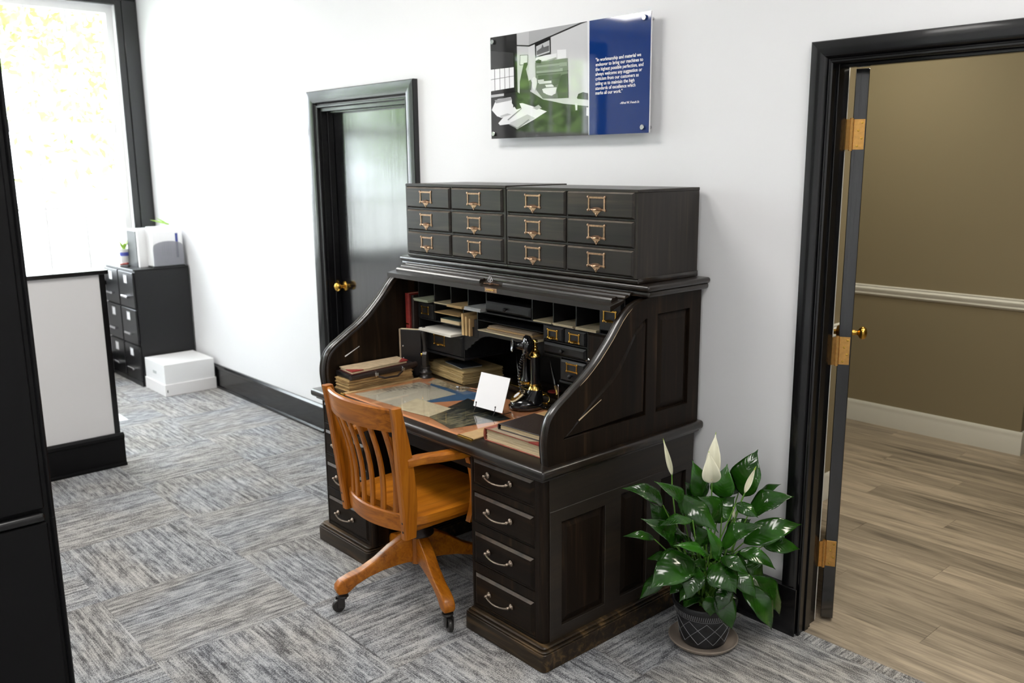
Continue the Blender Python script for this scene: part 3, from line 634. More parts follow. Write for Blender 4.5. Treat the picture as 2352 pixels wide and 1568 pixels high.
board('divider', 1.083-tk, 1.083+tk, .876, .970); board('divider', 1.229-tk, 1.229+tk, .866, 1.092); board('shelf', 1.080, 1.229, .868, .876, PY-.006); board('shelf', 1.229+tk, 1.415, .862, .868)
board('divider', 1.106-.002, 1.106+.002, 1.031, 1.092)
board('back_board', .119, 1.415, .866, 1.25, PB-.004, PB)
# scalloped valance over the knee space
val = [(.463, .905)]
for q in [(.475, .905), (.490, .918), (.505, .924), (.512, .936), (.528, .942), (.540, .955), (.556, .962), (.575, .975), (.600, .985), (.64, .992)]: val.append(q)
val += [(1.445-x, z) for x, z in val[::-1] if x > .50]
val += [(.982, .972), (.982, 1.012), (.463, 1.012)]
val = [p for p in val if p[0] <= .982]
MB().prism(val, 0, .008, T(0, PY+.010, 0) @ MXZ).build('valance', M['pig'], dk, 0)
def holder(par, x, z, y, w=.054, h=.036, mat='brass', cup=True, s=1.0):
    mb = MB(); t = .005*s; W2, H2 = w/2, h/2
    mb.plate(rect(x-W2, x+W2, z-H2, z+H2), [rect(x-W2+t, x+W2-t, z-H2+t, z+H2-t)], .002, T(0, y, 0) @ MXZ, .0004)
    for sx in (-1, 1):
        for sz in (-1, 1): mb.lathe([(.0042*s, 0), (.0042*s, .0025), (.002*s, .0035)], 8, T(x+sx*(W2), y, z+sz*(H2-.001)) @ RX(PI/2))
    if cup:
        cw = w*.36; vs = []; fs = []; K = 10
        for i in range(K+1):
            a = PI*i/K; c0 = math.cos(a)
            for j in range(4):
                b = PI/2*j/3; vs.append((x-c0*cw*math.cos(b*.55)*(1-.25*(j == 3)), y-.002-.014*s*math.sin(b)*math.sin(a)**.6, z-H2-.001+.011*s*math.sin(a)**.7*(1-.75*(j/3))))
        for i in range(K):
            for j in range(3): fs.append((i*4+j, (i+1)*4+j, (i+1)*4+j+1, i*4+j+1))
        mb.add(vs, fs)
        if s > 1: mb.prism([(x-W2*.62, z-H2+.001), (x-W2*.25, z-H2-.008*s), (x-W2*.1, z-H2-.014*s), (x, z-H2-.018*s), (x+W2*.1, z-H2-.014*s), (x+W2*.25, z-H2-.008*s), (x+W2*.62, z-H2+.001)], 0, .0015, T(0, y, 0) @ MXZ)
        if s > 1: mb.lathe([(.003*s, 0), (.003*s, .002), (.001, .003)], 8, T(x, y-.001, z-H2-.010*s) @ RX(PI/2))
    return mb.build('label_holder', M[mat], par, 40)
def pdrawer(x0, x1, z0, z1, bev=.006, y=PY):
    mb = MB(); mb.box(x0, x1, y-.002, y+.22, z0, z1); mb.frustum(x0, x1, z0, z1, y-.002, y-.010, bev, ek=1); return mb.build('drawer', [M['pig'], M['edge']], dk, 0)
d = pdrawer(.124, .240, 1.016, 1.089, .004); holder(d, .182, 1.055, PY-.010, cup=False, mat='brass')
d = pdrawer(.126, .455, .869, .960, .004); holder(d, .288, .927, PY-.010, .082, .046, 'brass')
d = pdrawer(.990, 1.102, 1.033, 1.090); holder(d, 1.046, 1.060, PY-.010)
d = pdrawer(1.110, 1.225, 1.033, 1.090); holder(d, 1.168, 1.060, PY-.010)
d = pdrawer(.990, 1.225, .978, 1.022, .009)
def smallknob(par, x, z, y): mb = MB(); mb.lathe([(.004, 0), (.004, .005), (.0075, .009), (.009, .013), (.007, .018), (.002, .020)], 12, T(x, y, z) @ RX(PI/2)); mb.build('knob', M['pig'], par, 50)
smallknob(d, 1.107, 1.000, PY-.010)
d = pdrawer(1.088, 1.225, .878, .964, .008); holder(d, 1.155, .938, PY-.010, .058, .034, cup=False); smallknob(d, 1.155, .906, PY-.010)
d = pdrawer(1.299, 1.411, 1.110, 1.238, .006); holder(d, 1.352, 1.170, PY-.010, .064, .044)
d = pdrawer(.626, .911, 1.108, 1.149, .008); smallknob(d, .768, 1.128, PY-.010)
mb = MB(); mb.box(1.233, 1.412, PY-.002, PY+.012, .869, 1.091); mb.frustum(1.233, 1.412, .869, 1.091, PY-.002, PY-.008, .007); dd = mb.build('door', M['dwz'], dk, 0)
mb = MB(); mb.lathe([(.009, 0), (.009, .002), (.005, .005), (.003, .012)], 12, T(1.243, PY-.008, .985) @ RX(PI/2)); mb.build('lock', M['chrome'], dd, 40)
# ================================================================== card-file cabinets on top
def card_cabinet(x0, x1, zt, cols, lab):
    c = thing('card_cabinet', lab, 'cabinet', ((x0+x1)/2, -.2, 1.303), group='card cabinets on the desk'); y = -.376
    z0 = 1.304
    mb = MB(); mb.box(x0, x0+.014, y, -.022, z0+.02, zt-.012); mb.box(x1-.014, x1, y, -.022, z0+.02, zt-.012); mb.box(x0+.014, x1-.014, -.036, -.022, z0+.02, zt-.012); mb.build('side', M['cabz'], c, 0)
    MB().box(x0-.001, x1+.001, y-.002, -.020, zt-.012, zt, .002).build('top', M['cabx'], c, 0)
    mb = MB(); mb.box(x0-.003, x1+.003, y+.012, -.020, z0, z0+.021, .001); mb.prism([(-.010*math.sin(PI*i/8), -.0105*math.cos(PI*i/8)) for i in range(9)], x0-.002, x1+.002, T(0, y+.013, z0+.0105) @ MYZ); mb.build('base_moulding', M['dwtx'], c, 50)
    rows = ((1.537, 1.630), (1.434, 1.527), (1.330, 1.424))
    hs = [rect(a-.002, b+.002, za-.002, zb+.002) for a, b in cols for za, zb in rows]
    MB().plate(rect(x0+.0005, x1-.0005, z0+.0205, zt-.0125), hs, .016, T(0, y+.018, 0) @ MXZ, .001).build('face_frame', M['cabz'], c, 20)
    for a, b in cols:
        for za, zb in rows:
            mb = MB(); mb.box(a, b, y+.0, y+.30, za, zb); mb.frustum(a, b, za, zb, y, y-.009, .006, ek=1); dr = mb.build('drawer', [M['cabx'], M['cedge']], c, 0)
            holder(dr, (a+b)/2-.01, (za+zb)/2+.003, y-.009, .084, .050, 'agedbrass', True, 1.25)
    return c
card_cabinet(.072, .782, 1.645, ((.086, .412), (.425, .764)), 'left one of two dark oak card cabinets with six brass-pull drawers on the desk')
card_cabinet(.788, 1.488, 1.640, ((.796, 1.132), (1.143, 1.474)), 'right one of two dark oak card cabinets, its plain side facing the open door')
# ================================================================== swivel chair
ch = thing('swivel_chair', 'honey oak swivel armchair with slatted back and four castors pushed into the desk', 'chair', (.76, -.85, 0))
c = MB(); c.M = LM(ch)
def lpart(nm, mat, fn, sm=40, par=None):
    mb = L(ch); fn(mb); return mb.build(nm, mat, par or ch, sm)
for a in (-105, -17, 75, 163):
    A = math.radians(a); MR = RZ(A)
    # leg side profile (r,z), extruded sideways
    top = [(.030, .270), (.075, .262), (.13, .232), (.19, .190), (.25, .160), (.30, .146), (.335, .132), (.352, .112)]
    bot = [(.354, .092), (.345, .078), (.315, .076), (.30, .082), (.27, .105), (.22, .126), (.16, .142), (.10, .150), (.06, .152), (.030, .150)]
    lpart('leg', M['oakx'], lambda mb: mb.prism(top+bot, -.023, .023, MR @ MXZ, .007, 3), 50)
    def cas(mb):
        mb.lathe([(.020, 0), (.024, .004), (.022, .010), (.010, .012), (.009, .018)], 12, MR @ T(.325, 0, .058))
        mb.box(-.004, .026, -.016, -.011, .018, .060, .002, M=MR @ T(.325, 0, 0)); mb.box(-.004, .026, .011, .016, .018, .060, .002, M=MR @ T(.325, 0, 0)); mb.box(-.012, .014, -.016, .016, .052, .060, .002, M=MR @ T(.325, 0, 0))
        mb.lathe([(.012, -.010), (.024, -.009), (.026, -.005), (.026, .005), (.024, .009), (.012, .010)], 16, MR @ T(.343, 0, .0262) @ RX(PI/2))
    lpart('castor', M['iron'], cas)
lpart('hub', M['oakz'], lambda mb: mb.prism([(.045*math.cos(PI/8+i*PI/4), .045*math.sin(PI/8+i*PI/4)) for i in range(8)], .145, .268))
lpart('swivel_cap', M['leather'], lambda mb: mb.lathe([(.058, .262), (.064, .264), (.064, .272), (.056, .280), (.052, .296), (.040, .310), (.026, .318), (.020, .332)], 28), 60)
lpart('spindle', M['iron'], lambda mb: (mb.lathe([(.014, .33), (.014, .375)], 12), mb.box(-.13, .13, -.03, .03, .362, .378, .003), mb.box(-.03, .03, -.13, .13, .366, .380, .003)))
# seat: shaped top with saddle dip
def seat(mb):
    n = 28; m = 20
    def out(u):                                    # half width along depth
        return .232+.012*math.sin(PI*u)
    top = []; vs = []; fs = []
    for j in range(m+1):
        v = j/m; y = -.175+.435*v; hw = out(v)
        if v > .86: hw *= math.sqrt(max(0, 1-((v-.86)/.16)**2))*.25+.75
        if v < .06: hw *= .97
        for i in range(n+1):
            u = -1+2*i/n; x = u*hw; yy = y+.02*(1-u*u)*(v > .5)*(v-.5)
            dip = .013*math.exp(-((abs(u)-.45)/.28)**2)*math.exp(-((v-.42)/.3)**2)
            vs.append((x, yy, .447-dip-.010*max(0, abs(u)-.9)*5*.4-.012*max(0, v-.93)*8*.3))
    W2 = n+1
    for j in range(m):
        for i in range(n): fs.append((j*W2+i, j*W2+i+1, (j+1)*W2+i+1, (j+1)*W2+i))
    K = len(vs); vs += [(x, y, .414) for x, y, z in vs[:]]
    for j in range(m):
        for i in range(n): fs.append((K+j*W2+i, K+(j+1)*W2+i, K+(j+1)*W2+i+1, K+j*W2+i+1))
    ring = [i for i in range(W2)]+[j*W2+n for j in range(1, m+1)]+[m*W2+i for i in range(n-1, -1, -1)]+[j*W2 for j in range(m-1, 0, -1)]
    for a, b in zip(ring, ring[1:]+ring[:1]): fs.append((a, b, K+b, K+a))
    mb.add(vs, fs)
lpart('seat', M['oaky'], seat, 40)
lpart('seat_rim', M['oaky'], lambda mb: mb.box(-.205, .205, -.165, .205, .378, .4135, .006, 2))
# back: posts lean backward and splay
def post(s):
    def f(mb):
        st_ = []
        for i in range(9):
            t = i/8; z = .365+t*(.885-.365); x = s*(.208+.028*t); y = -.188-.060*t**1.4+.02*math.sin(PI*t)*.3
            d = .027+.009*math.sin(PI*min(1, t*1.25)) - .010*max(0, t-.75)*3; w = .016
            st_.append((x, y, z, w, d))
        vs = []; fs = []
        for x, y, z, w, d in st_:
            b = .006; vs += [(x-w+b, y-d, z), (x+w-b, y-d, z), (x+w, y-d+b, z), (x+w, y+d-b, z), (x+w-b, y+d, z), (x-w+b, y+d, z), (x-w, y+d-b, z), (x-w, y-d+b, z)]
        for i in range(8):
            for k in range(8): fs.append((i*8+k, i*8+(k+1) % 8, (i+1)*8+(k+1) % 8, (i+1)*8+k))
        fs.append(list(range(8))); fs.append([64+k for k in range(8)]); mb.add(vs, fs)
    return f
for s in (-1, 1): lpart('back_post', M['oakz'], post(s), 30)
def rail_(z0, z1, hw, y0, bow, th, lean, arch=0):
    def f(mb):
        n = 16; vs = []; fs = []
        for i in range(n+1):
            u = -1+2*i/n; x = u*hw; yb = y0-bow*(1-u*u); zt = z1+arch*(1-u*u); zm = (z0+zt)/2; h = (zt-z0)/2
            for dy, dz in ((th, -1), (th, .86), (th*.5, 1), (-th*.5, 1), (-th, .86), (-th, -1)):
                vs.append((x, yb+dy-lean*(zm+h*dz-z0), zm+h*dz))
        for i in range(n):
            for k in range(6): fs.append((i*6+k, i*6+(k+1) % 6, (i+1)*6+(k+1) % 6, (i+1)*6+k))
        fs.append(list(range(6))); fs.append([n*6+k for k in range(6)]); mb.add(vs, fs)
    return f
lpart('crest_rail', M['oakx'], rail_(.790, .880, .222, -.234, .050, .0115, .16, .004), 40)
lpart('lower_rail', M['oakx'], rail_(.385, .455, .196, -.182, .045, .0115, .06), 40)
for k in range(6):
    u = -.76+k*1.52/5
    def slat(mb, u=u):
        vs = []; fs = []; n = 8
        for i in range(n+1):
            t = i/n; z = .445+t*(.80-.445); hw = .196+.024*t; x = u*hw; y = -.184-.045*(1-u*u)-.052*t-.004*(1-u*u)*t+.022*math.sin(PI*t); w = .0125; d = .007; rot = u*.35
            for a, b in ((-w, -d*.5), (-w*.6, -d), (w*.6, -d), (w, -d*.5), (w, d*.5), (w*.6, d), (-w*.6, d), (-w, d*.5)): vs.append((x+a*math.cos(rot)-b*math.sin(rot), y+a*math.sin(rot)+b*math.cos(rot), z))
        for i in range(n):
            for q in range(8): fs.append((i*8+q, i*8+(q+1) % 8, (i+1)*8+(q+1) % 8, (i+1)*8+q))
        fs.append(list(range(8))); fs.append([n*8+q for q in range(8)]); mb.add(vs, fs)
    lpart('slat', M['oakz'], slat, 40)
for s in (-1, 1):
    def arm(mb, s=s):
        P = [(.226, -.205, .668), (.238, -.15, .672), (.262, -.08, .672), (.282, .0, .672), (.286, .07, .674), (.272, .12, .670)]; vs = []; fs = []
        wd = [.018, .022, .026, .029, .030, .024]
        for (x, y, z), w in zip(P, wd):
            for a, b in ((-1, -.6), (-.8, -1), (.8, -1), (1, -.6), (1, .6), (.7, 1), (-.7, 1), (-1, .6)): vs.append((s*x+a*w, y, z+b*.0165))
        for i in range(5):
            for q in range(8): fs.append((i*8+q, i*8+(q+1) % 8, (i+1)*8+(q+1) % 8, (i+1)*8+q))
        fs.append(list(range(8))); fs.append([40+q for q in range(8)]); mb.add(vs, fs)
    lpart('arm', M['oaky'], arm, 40)
    def sup(mb, s=s):
        vs = []; fs = []; n = 8
        for i in range(n+1):
            t = i/n; z = .372+t*.285; x = s*(.252+.012*math.sin(PI*t)+.018*t); y = .085+.020*math.sin(PI*t*1.1)-.012*t; w = .013; d = .032-.010*abs(t-.45)
            for a, b in ((-w, -d), (w, -d), (w, d), (-w, d)): vs.append((x+a, y+b, z))
        for i in range(n):
            for q in range(4): fs.append((i*4+q, i*4+(q+1) % 4, (i+1)*4+(q+1) % 4, (i+1)*4+q))
        fs.append([0, 1, 2, 3]); fs.append([n*4+q for q in range(4)]); mb.add(vs, fs)
    lpart('arm_support', M['oakz'], sup, 30)
lpart('peg', M['leather'], lambda mb: [mb.lathe([(.005, 0), (.005, .002), (.002, .003)], 8, T(s*(.210+.026*t), -.215-.06*t**1.4+.0, .365+t*.52) @ RX(PI/2)) for s in (-1, 1) for t in (.06, .13)], 0)
# ================================================================== things on the desk
ZT = .735
def quadbox(pts, z0, z1):                       # four xy corners -> box
    mb = MB(); a = [(x, y, z0) for x, y in pts]+[(x, y, z1) for x, y in pts]
    return mb.add(a, [(3, 2, 1, 0), (4, 5, 6, 7), (0, 1, 5, 4), (1, 2, 6, 5), (2, 3, 7, 6), (3, 0, 4, 7)])
def cen(pts): return (sum(p[0] for p in pts)/len(pts), sum(p[1] for p in pts)/len(pts))
def sheet(name, label, cat, pts, z, mat, th=.0006, group=None):
    x, y = cen(pts); o = quadbox(pts, z, z+th).build(name, mat, None, 0); tag(o, label, cat, group); return retop(o, (x, y, z))
# blotter
bl = thing('desk_blotter', 'copper orange desk blotter with brown side rails and brass corners', 'blotter', (.63, -.60, ZT))
MB().box(.215, 1.035, -.842, -.370, ZT+.0003, ZT+.003, .0008).build('backing_sheet', M['orange'], bl, 0)
for x0, x1 in ((.194, .220), (1.030, 1.112)):
    MB().box(x0, x1, -.846, -.366, ZT+.0005, ZT+.006, .0015).build('side_rail', M['oaky'] if False else M['tan'], bl, 0)
    for y0, y1 in ((-.848, -.838), (-.374, -.364)):
        MB().box(x0-.001, x1+.002, y0, y1, ZT+.0003, ZT+.0072, .001).build('brass_corner', M['brass'], bl, 0)
Zs = ZT+.0034
sheet('document', 'large cream printed certificate lying on the blotter beside the bundle', 'document', [(.238, -.806), (.556, -.786), (.556, -.480), (.262, -.466)], Zs, M['document'])
sheet('blue_sheet', 'dark blue sheet under the printed papers on the blotter', 'paper', [(.560, -.700), (.700, -.440), (.640, -.388), (.318, -.440)], Zs-.0007+.0002, M['bluep'], .0004)
sheet('engraving', 'small cream engraved sheet with dark print at the back of the blotter', 'document', [(.300, -.450), (.545, -.438), (.540, -.385), (.270, -.374)], Zs+.0008, M['engraving'])
sheet('blueprint', 'dark grey drawing sheet with pale lines on the blotter before the white card', 'drawing', [(.750, -.778), (.947, -.818), (1.010, -.560), (.650, -.490)], Zs+.0007, M['blueprint'])
sheet('envelope', 'plain cream envelope overlapping the certificate at the chair side', 'envelope', [(.556, -.812), (.765, -.785), (.732, -.645), (.500, -.652)], Zs+.0016, M['cream'], .0012)
sheet('note_sheet', 'small pale note sheet behind the white card on the blotter', 'paper', [(.66, -.455), (.80, -.452), (.79, -.395), (.66, -.400)], Zs+.0007, M['cream'])
g = MB().box(.222, 1.028, -.838, -.372, Zs+.0032, Zs+.0050, .0004).build('glass_sheet', M['glass'], None, 0)
tag(g, 'clear glass sheet covering the papers on the blotter', 'glass'); retop(g, (.625, -.6, Zs+.0032))
ZG = Zs+.0051
# --- ragged page block helper
def ragged(x0, x1, y0, y1, z0, z1, n, amp, seed, rot=0, cx=0, cy=0, droop=0):
    rng = random.Random(seed); mb = MB(); MT = T(cx, cy, 0) @ RZ(rot); dz = (z1-z0)/n
    for k in range(n):
        a = [rng.uniform(-amp, amp) for _ in range(4)]; K = 7; pts = []
        X0, X1, Y0, Y1 = x0+a[0], x1+a[1], y0+a[2], y1+a[3]
        j = lambda: rng.uniform(-amp*.4, amp*.4)
        pts += [(X0+(X1-X0)*i/K, Y0+j()) for i in range(K)]+[(X1+j(), Y0+(Y1-Y0)*i/K) for i in range(K)]+[(X1-(X1-X0)*i/K, Y1+j()) for i in range(K)]+[(X0+j(), Y1-(Y1-Y0)*i/K) for i in range(K)]
        mb.prism(pts, z0+k*dz, z0+(k+1)*dz-.0002, MT)
    return mb
# left pile: ragged bundle, leather case, ledger
b = thing('paper_bundle', 'thick bundle of ragged browned pages at the bottom of the left pile', 'papers', (.135, -.61, ZT))
ragged(.066, .182, -.795, -.450, ZT+.003, ZT+.052, 15, .0055, 3).build('pages', M['pagesk'], b, 0)
ragged(.064, .188, -.800, -.446, ZT+.0003, ZT+.0028, 1, .002, 4).build('bottom_cover', M['tan'], b, 0)
b = thing('leather_case', 'dark brown leather document case with a clasp, between bundle and ledger', 'case', (.14, -.60, ZT+.053))
z = ZT+.053
mb = MB(); mb.box(.060, .192, -.790, -.430, z, z+.022, .006, 2); mb.build('case_body', M['leatherk'], b, 50)
mb = MB(); mb.tube([(.194, -.795, z+.012), (.196, -.65, z+.013), (.192, -.50, z+.015), (.186, -.430, z+.018)], [.012, .014, .0145, .013], 12); mb.build('flap_roll', M['leather'], b, 60)
mb = MB(); mb.prism([(.064, -.790), (.192, -.800), (.188, -.435), (.064, -.43)], z+.0225, z+.025); mb.build('flap', M['leatherk'], b, 0)
for y in (-.665, -.520):
    mb = MB(); mb.tube([(.194, y, z+.0255), (.206, y, z+.021), (.2115, y, z+.010), (.205, y, z-.003)], .0028, 6); mb.box(.2095, .2125, y-.009, y+.009, z+.004, z+.018, .0008); mb.build('clasp', M['chrome'], b, 40)
mb = MB(); mb.tube([(.208, -.655, z-.001), (.221, -.63, z-.010), (.222, -.56, z-.012), (.208, -.525, z+.002)], .005, 8); mb.build('handle', M['leather'], b, 60)
b = thing('ledger', 'tan canvas ledger with dark red corners on top of the left pile', 'book', (.13, -.62, z+.0262))
z = z+.0262; q = [(.070, -.775), (.200, -.790), (.176, -.470), (.070, -.458)]
quadbox(q, z+.0125, z+.0155).build('front_cover', M['tanc'], b, 0); quadbox(q, z, z+.003).build('back_cover', M['darkred'], b, 0)
quadbox([(.073, -.771), (.196, -.785), (.173, -.474), (.073, -.462)], z+.003, z+.0125).build('pages', M['pagesw'], b, 0)
for tri in ([(.2006, -.7906), (.196, -.725), (.140, -.7838)], [(.1766, -.4694), (.120, -.4632), (.180, -.525)]): MB().prism(tri, z+.0115, z+.0159).build('corner_patch', M['redc'], b, 0)
# seal press
sp = thing('seal_press', 'black cast iron seal press with upright lever beside the left pile', 'press', (.205, -.388, ZT))
cx, cy = .205, -.388
mb = MB(); mb.lathe([(.034, ZT+.0003), (.036, ZT+.006), (.030, ZT+.010), (.026, ZT+.020), (.030, ZT+.024), (.030, ZT+.030), (.024, ZT+.034), (.020, ZT+.046), (.024, ZT+.050), (.022, ZT+.058)], 20, T(cx, cy, 0)); mb.build('base', M['iron'], sp, 40)
mb = MB(); mb.prism([(-.022, .055), (.024, .055), (.026, .090), (.020, .118), (.010, .128), (-.008, .128), (-.016, .110), (-.020, .085)], -.012, .012, T(cx, cy, ZT) @ RZ(-.9) @ MXZ, .003); mb.build('frame', M['iron'], sp, 30)
mb = MB(); mb.tube([(cx, cy, ZT+.112), (cx-.001, cy, ZT+.15), (cx-.002, cy-.001, ZT+.185), (cx-.003, cy-.002, ZT+.215), (cx-.004, cy-.002, ZT+.240), (cx-.004, cy-.002, ZT+.249)], [.014, .011, .012, .017, .015, .004], 12, flat=.8); mb.build('lever', M['iron'], sp, 60)
mb = MB(); mb.lathe([(.009, 0), (.009, .008), (.004, .011)], 12, T(cx, cy, ZT+.112) @ RZ(-.9) @ T(-.0, -.012, 0) @ RX(PI/2)); mb.build('pivot', M['brass'], sp, 40)
# upright things at the left end
b = thing('album', 'black upright album with a brown spine strip and two rivets, leaning by the pigeonholes', 'book', (.114, -.408, ZT), .52)
m = L(b); m.box(-.052, .062, -.012, .012, .0004, .226, .002); m.build('cover', M['leatherk'], b, 0)
m = L(b); m.box(-.0535, -.044, -.0135, .0135, .0004, .2275, .002); m.build('spine_strip', M['brownf'], b, 0)
m = L(b); m.box(-.044, .058, -.0105, .0105, .2262, .2275); m.build('pages', M['cream'], b, 0)
m = L(b)
for z in (.145, .085): m.lathe([(.0045, 0), (.0045, .001), (.002, .0025)], 10, T(-.034, -.012, z) @ RX(PI/2))
m.build('rivet', M['chrome'], b, 30)
def upright(name, label, x0, x1, y0, y1, z0, z1, cov, gold=True):
    b = thing(name, label, 'book', ((x0+x1)/2, y0, z0)); 
    mb = MB(); mb.box(x0, x0+.003, y0+.004, y1, z0, z1, .0008); mb.box(x1-.003, x1, y0+.004, y1, z0, z1, .0008); mb.build('cover', M[cov], b, 0)
    mb = MB(); mb.prism([((x0+x1)/2+(x1-x0)/2*math.cos(PI+PI*i/8), y0+.005-.005*math.sin(PI*i/8)) for i in range(9)], z0, z1); mb.build('spine', M[cov], b, 40)
    MB().box(x0+.003, x1-.003, y0+.006, y1-.004, z0+.003, z1-.003).build('pages', M['pagesw'], b, 0)
    if gold:
        mb = MB()
        for z in (.2, .36, .45, .54, .62): mb.box(x0+.003, x1-.003, y0-.0009, y0+.001, z0+(z1-z0)*z, z0+(z1-z0)*z+.005)
        mb.build('gilt_bands', M['brass'], b, 0)
    return b
upright('account_book', 'tall red cloth account book standing at the left end of the pigeonholes', .059, .090, -.395, -.20, ZT+.0004, 1.128, 'redc')
upright('account_book', 'thin dark brown book standing right beside the tall red book', .0915, .113, -.385, -.20, ZT+.0004, 1.120, 'leather', False)
# old paper stack under the left pigeonholes
b = thing('paper_stack', 'stack of yellowed old papers on the desk under the pigeonholes', 'papers', (.27, -.22, ZT))
ragged(-.165, .165, -.110, .110, ZT+.0003, ZT+.060, 22, .005, 11, -.12, .290, -.222).build('pages', M['pagesy'], b, 0)
b = thing('booklet', 'dark blue booklet lying on the yellowed paper stack', 'booklet', (.30, -.235, ZT+.061))
mt = T(.315, -.245, 0) @ RZ(-.2)
MB().box(-.085, .085, -.055, .055, ZT+.0605, ZT+.0655, .001, M=mt).build('pages', M['greyp'], b, 0); MB().box(-.088, .088, -.057, .057, ZT+.0656, ZT+.0668, M=mt).build('cover', M['darkp'], b, 0)
# brown and red books at the right front
b = thing('ledger', 'thick red ledger with worn page edges at the right front of the desk', 'book', (1.28, -.71, ZT))
q = [(1.128, -.800), (1.430, -.800), (1.430, -.615), (1.128, -.615)]
mt = T(1.285, -.705, 0) @ RZ(.02)
MB().box(-.148, .148, -.096, .096, ZT+.0003, ZT+.004, .001, M=mt).build('back_cover', M['redl'], b, 0); MB().box(-.148, .148, -.096, .096, ZT+.044, ZT+.048, .001, M=mt).build('front_cover', M['redl'], b, 0)
ragged(-.142, .146, -.090, .090, ZT+.004, ZT+.044, 14, .0018, 8, .02, 1.285, -.705).build('pages', M['pagesw'], b, 0)
mb = MB(); mb.prism([(.022*math.sin(PI*i/8)*-.35, .0237-.0237*math.cos(PI*i/8)) for i in range(9)], -.096, .096, mt @ T(-.148, 0, ZT+.0003) @ Matrix(((1, 0, 0, 0), (0, 0, 1, 0), (0, 1, 0, 0), (0, 0, 0, 1)))); mb.build('spine', M['redl'], b, 40)
for tri in ([(.1485, -.0965), (.1485, -.05), (.085, -.0965)],): MB().prism(tri, ZT+.0435, ZT+.0485, mt).build('corner_patch', M['redc'], b, 0)
MB().prism([(-.120, -.0955), (.08, -.0955), (.146, -.046), (.146, .09), (-.120, .09)], ZT+.0478, ZT+.0492, mt).build('cover_cloth', M['brownf'], b, 0)
b = thing('notebook', 'dark brown leather notebook lying on the red ledger', 'book', (1.30, -.68, ZT+.0495))
mt = T(1.315, -.690, 0) @ RZ(.05); z = ZT+.0495
MB().box(-.125, .125, -.088, .100, z, z+.003, .001, M=mt).build('back_cover', M['leather'], b, 0); MB().box(-.125, .125, -.088, .100, z+.019, z+.0225, .0012, M=mt).build('front_cover', M['leather'], b, 0)
ragged(-.118, .120, -.083, .095, z+.003, z+.019, 7, .001, 9, .05, 1.315, -.690).build('pages', M['pagesw'], b, 0)
mb = MB(); mb.prism([(.011*math.sin(PI*i/8)*-.5, .01125-.01125*math.cos(PI*i/8)) for i in range(9)], -.088, .100, mt @ T(-.125, 0, z) @ Matrix(((1, 0, 0, 0), (0, 0, 1, 0), (0, 1, 0, 0), (0, 0, 0, 1)))); mb.build('spine', M['leather'], b, 40)
MB().box(-.035, .035, .045, .048, z+.0224, z+.0228, M=mt).build('gilt_line', M['brass'], b, 0)
b = thing('notebook', 'slim dark notebook with a tan edge, behind the brown leather notebook', 'book', (1.20, -.545, ZT))
mt = T(1.225, -.545, 0) @ RZ(.12)
MB().box(-.105, .16, -.045, .045, ZT+.0003, ZT+.024, .001, M=mt).build('cover', M['leather'], b, 0); MB().box(-.1065, -.10, -.043, .043, ZT+.003, ZT+.021, M=mt).build('spine', M['tan'], b, 0)
# white card in a clear block on a wire easel
b = thing('card_stand', 'blank white card in a clear block on a small black wire easel', 'sign', (.905, -.575, ZG), .07)
ln = math.radians(-20)
mt = LM(b) @ T(0, -.020, .020) @ RX(ln)
MB().box(-.083, .083, 0, .0012, 0, .142, M=mt).build('card', M['card'], b, 0)
MB().box(-.086, .086, .0013, .014, -.002, .146, .001, M=mt).build('acrylic_block', M['glass'], b, 0)
for x in (-.055, .055):
    m = L(b); m.tube([(x, .060, .0018), (x, .02, .0018), (x, -.040, .0018), (x, -.046, .006), (x, -.036, .020), (x, -.031, .034), (x, -.030, .040)], .0016, 6); m.build('wire_leg', M['iron'], b, 60)
    m = L(b); m.sphere((x, -.030, .042), .0034, 10); m.build('tip', M['iron'], b, 60)
m = L(b); m.tube([(-.055, .02, .0018), (-.055, .012, .018), (.055, .012, .018), (.055, .02, .0018)], .0014, 6); m.build('cross_wire', M['iron'], b, 60)
# candlestick telephone with dial
ph = thing('telephone', 'black candlestick telephone with brass collars, rotary dial and coiled cord', 'telephone', (.945, -.402, ZG), math.radians(-125))
def pp(nm, mat, fn, sm=50):
    m = L(ph); fn(m); return m.build(nm, M[mat], ph, sm)
pp('base', 'bakelite', lambda m: m.lathe([(.060, .0002), (.064, .004), (.064, .012), (.058, .016), (.058, .022), (.055, .028), (.048, .036), (.043, .040)], 36, T(.012, 0, 0), 1.16, 1))
def body(m):
    vs = []; fs = []; n = 24
    for i, (z, cx_, rx, ry) in enumerate(((.024, -.006, .055, .053), (.036, -.012, .047, .046), (.050, -.017, .040, .041), (.064, -.022, .034, .036), (.076, -.026, .029, .030))):
        for k in range(n):
            a = 2*PI*k/n; vs.append((cx_+rx*math.cos(a), ry*math.sin(a), z))
    for i in range(4):
        for k in range(n): fs.append((i*n+k, i*n+(k+1) % n, (i+1)*n+(k+1) % n, (i+1)*n+k))
    fs.append([4*n+k for k in range(n)]); m.add(vs, fs)
pp('pedestal', 'bakelite', body)
pp('lower_collar', 'gold', lambda m: m.lathe([(.029, .074), (.031, .078), (.026, .088), (.0235, .096), (.0245, .101)], 24, T(-.026, 0, 0)))
pp('stick', 'bakelite', lambda m: m.lathe([(.0205, .100), (.0205, .215)], 24, T(-.026, 0, 0)))
pp('finial', 'gold', lambda m: m.lathe([(.0235, .214), (.0235, .219), (.019, .224), (.0175, .232), (.019, .236), (.012, .243), (.010, .248), (.0125, .252), (.008, .257), (.007, .262), (.0115, .268), (.0125, .275), (.010, .283), (.002, .287)], 20, T(-.026, 0, 0)))
mt = T(.014, .004, .262) @ RY(PI/2-.06)
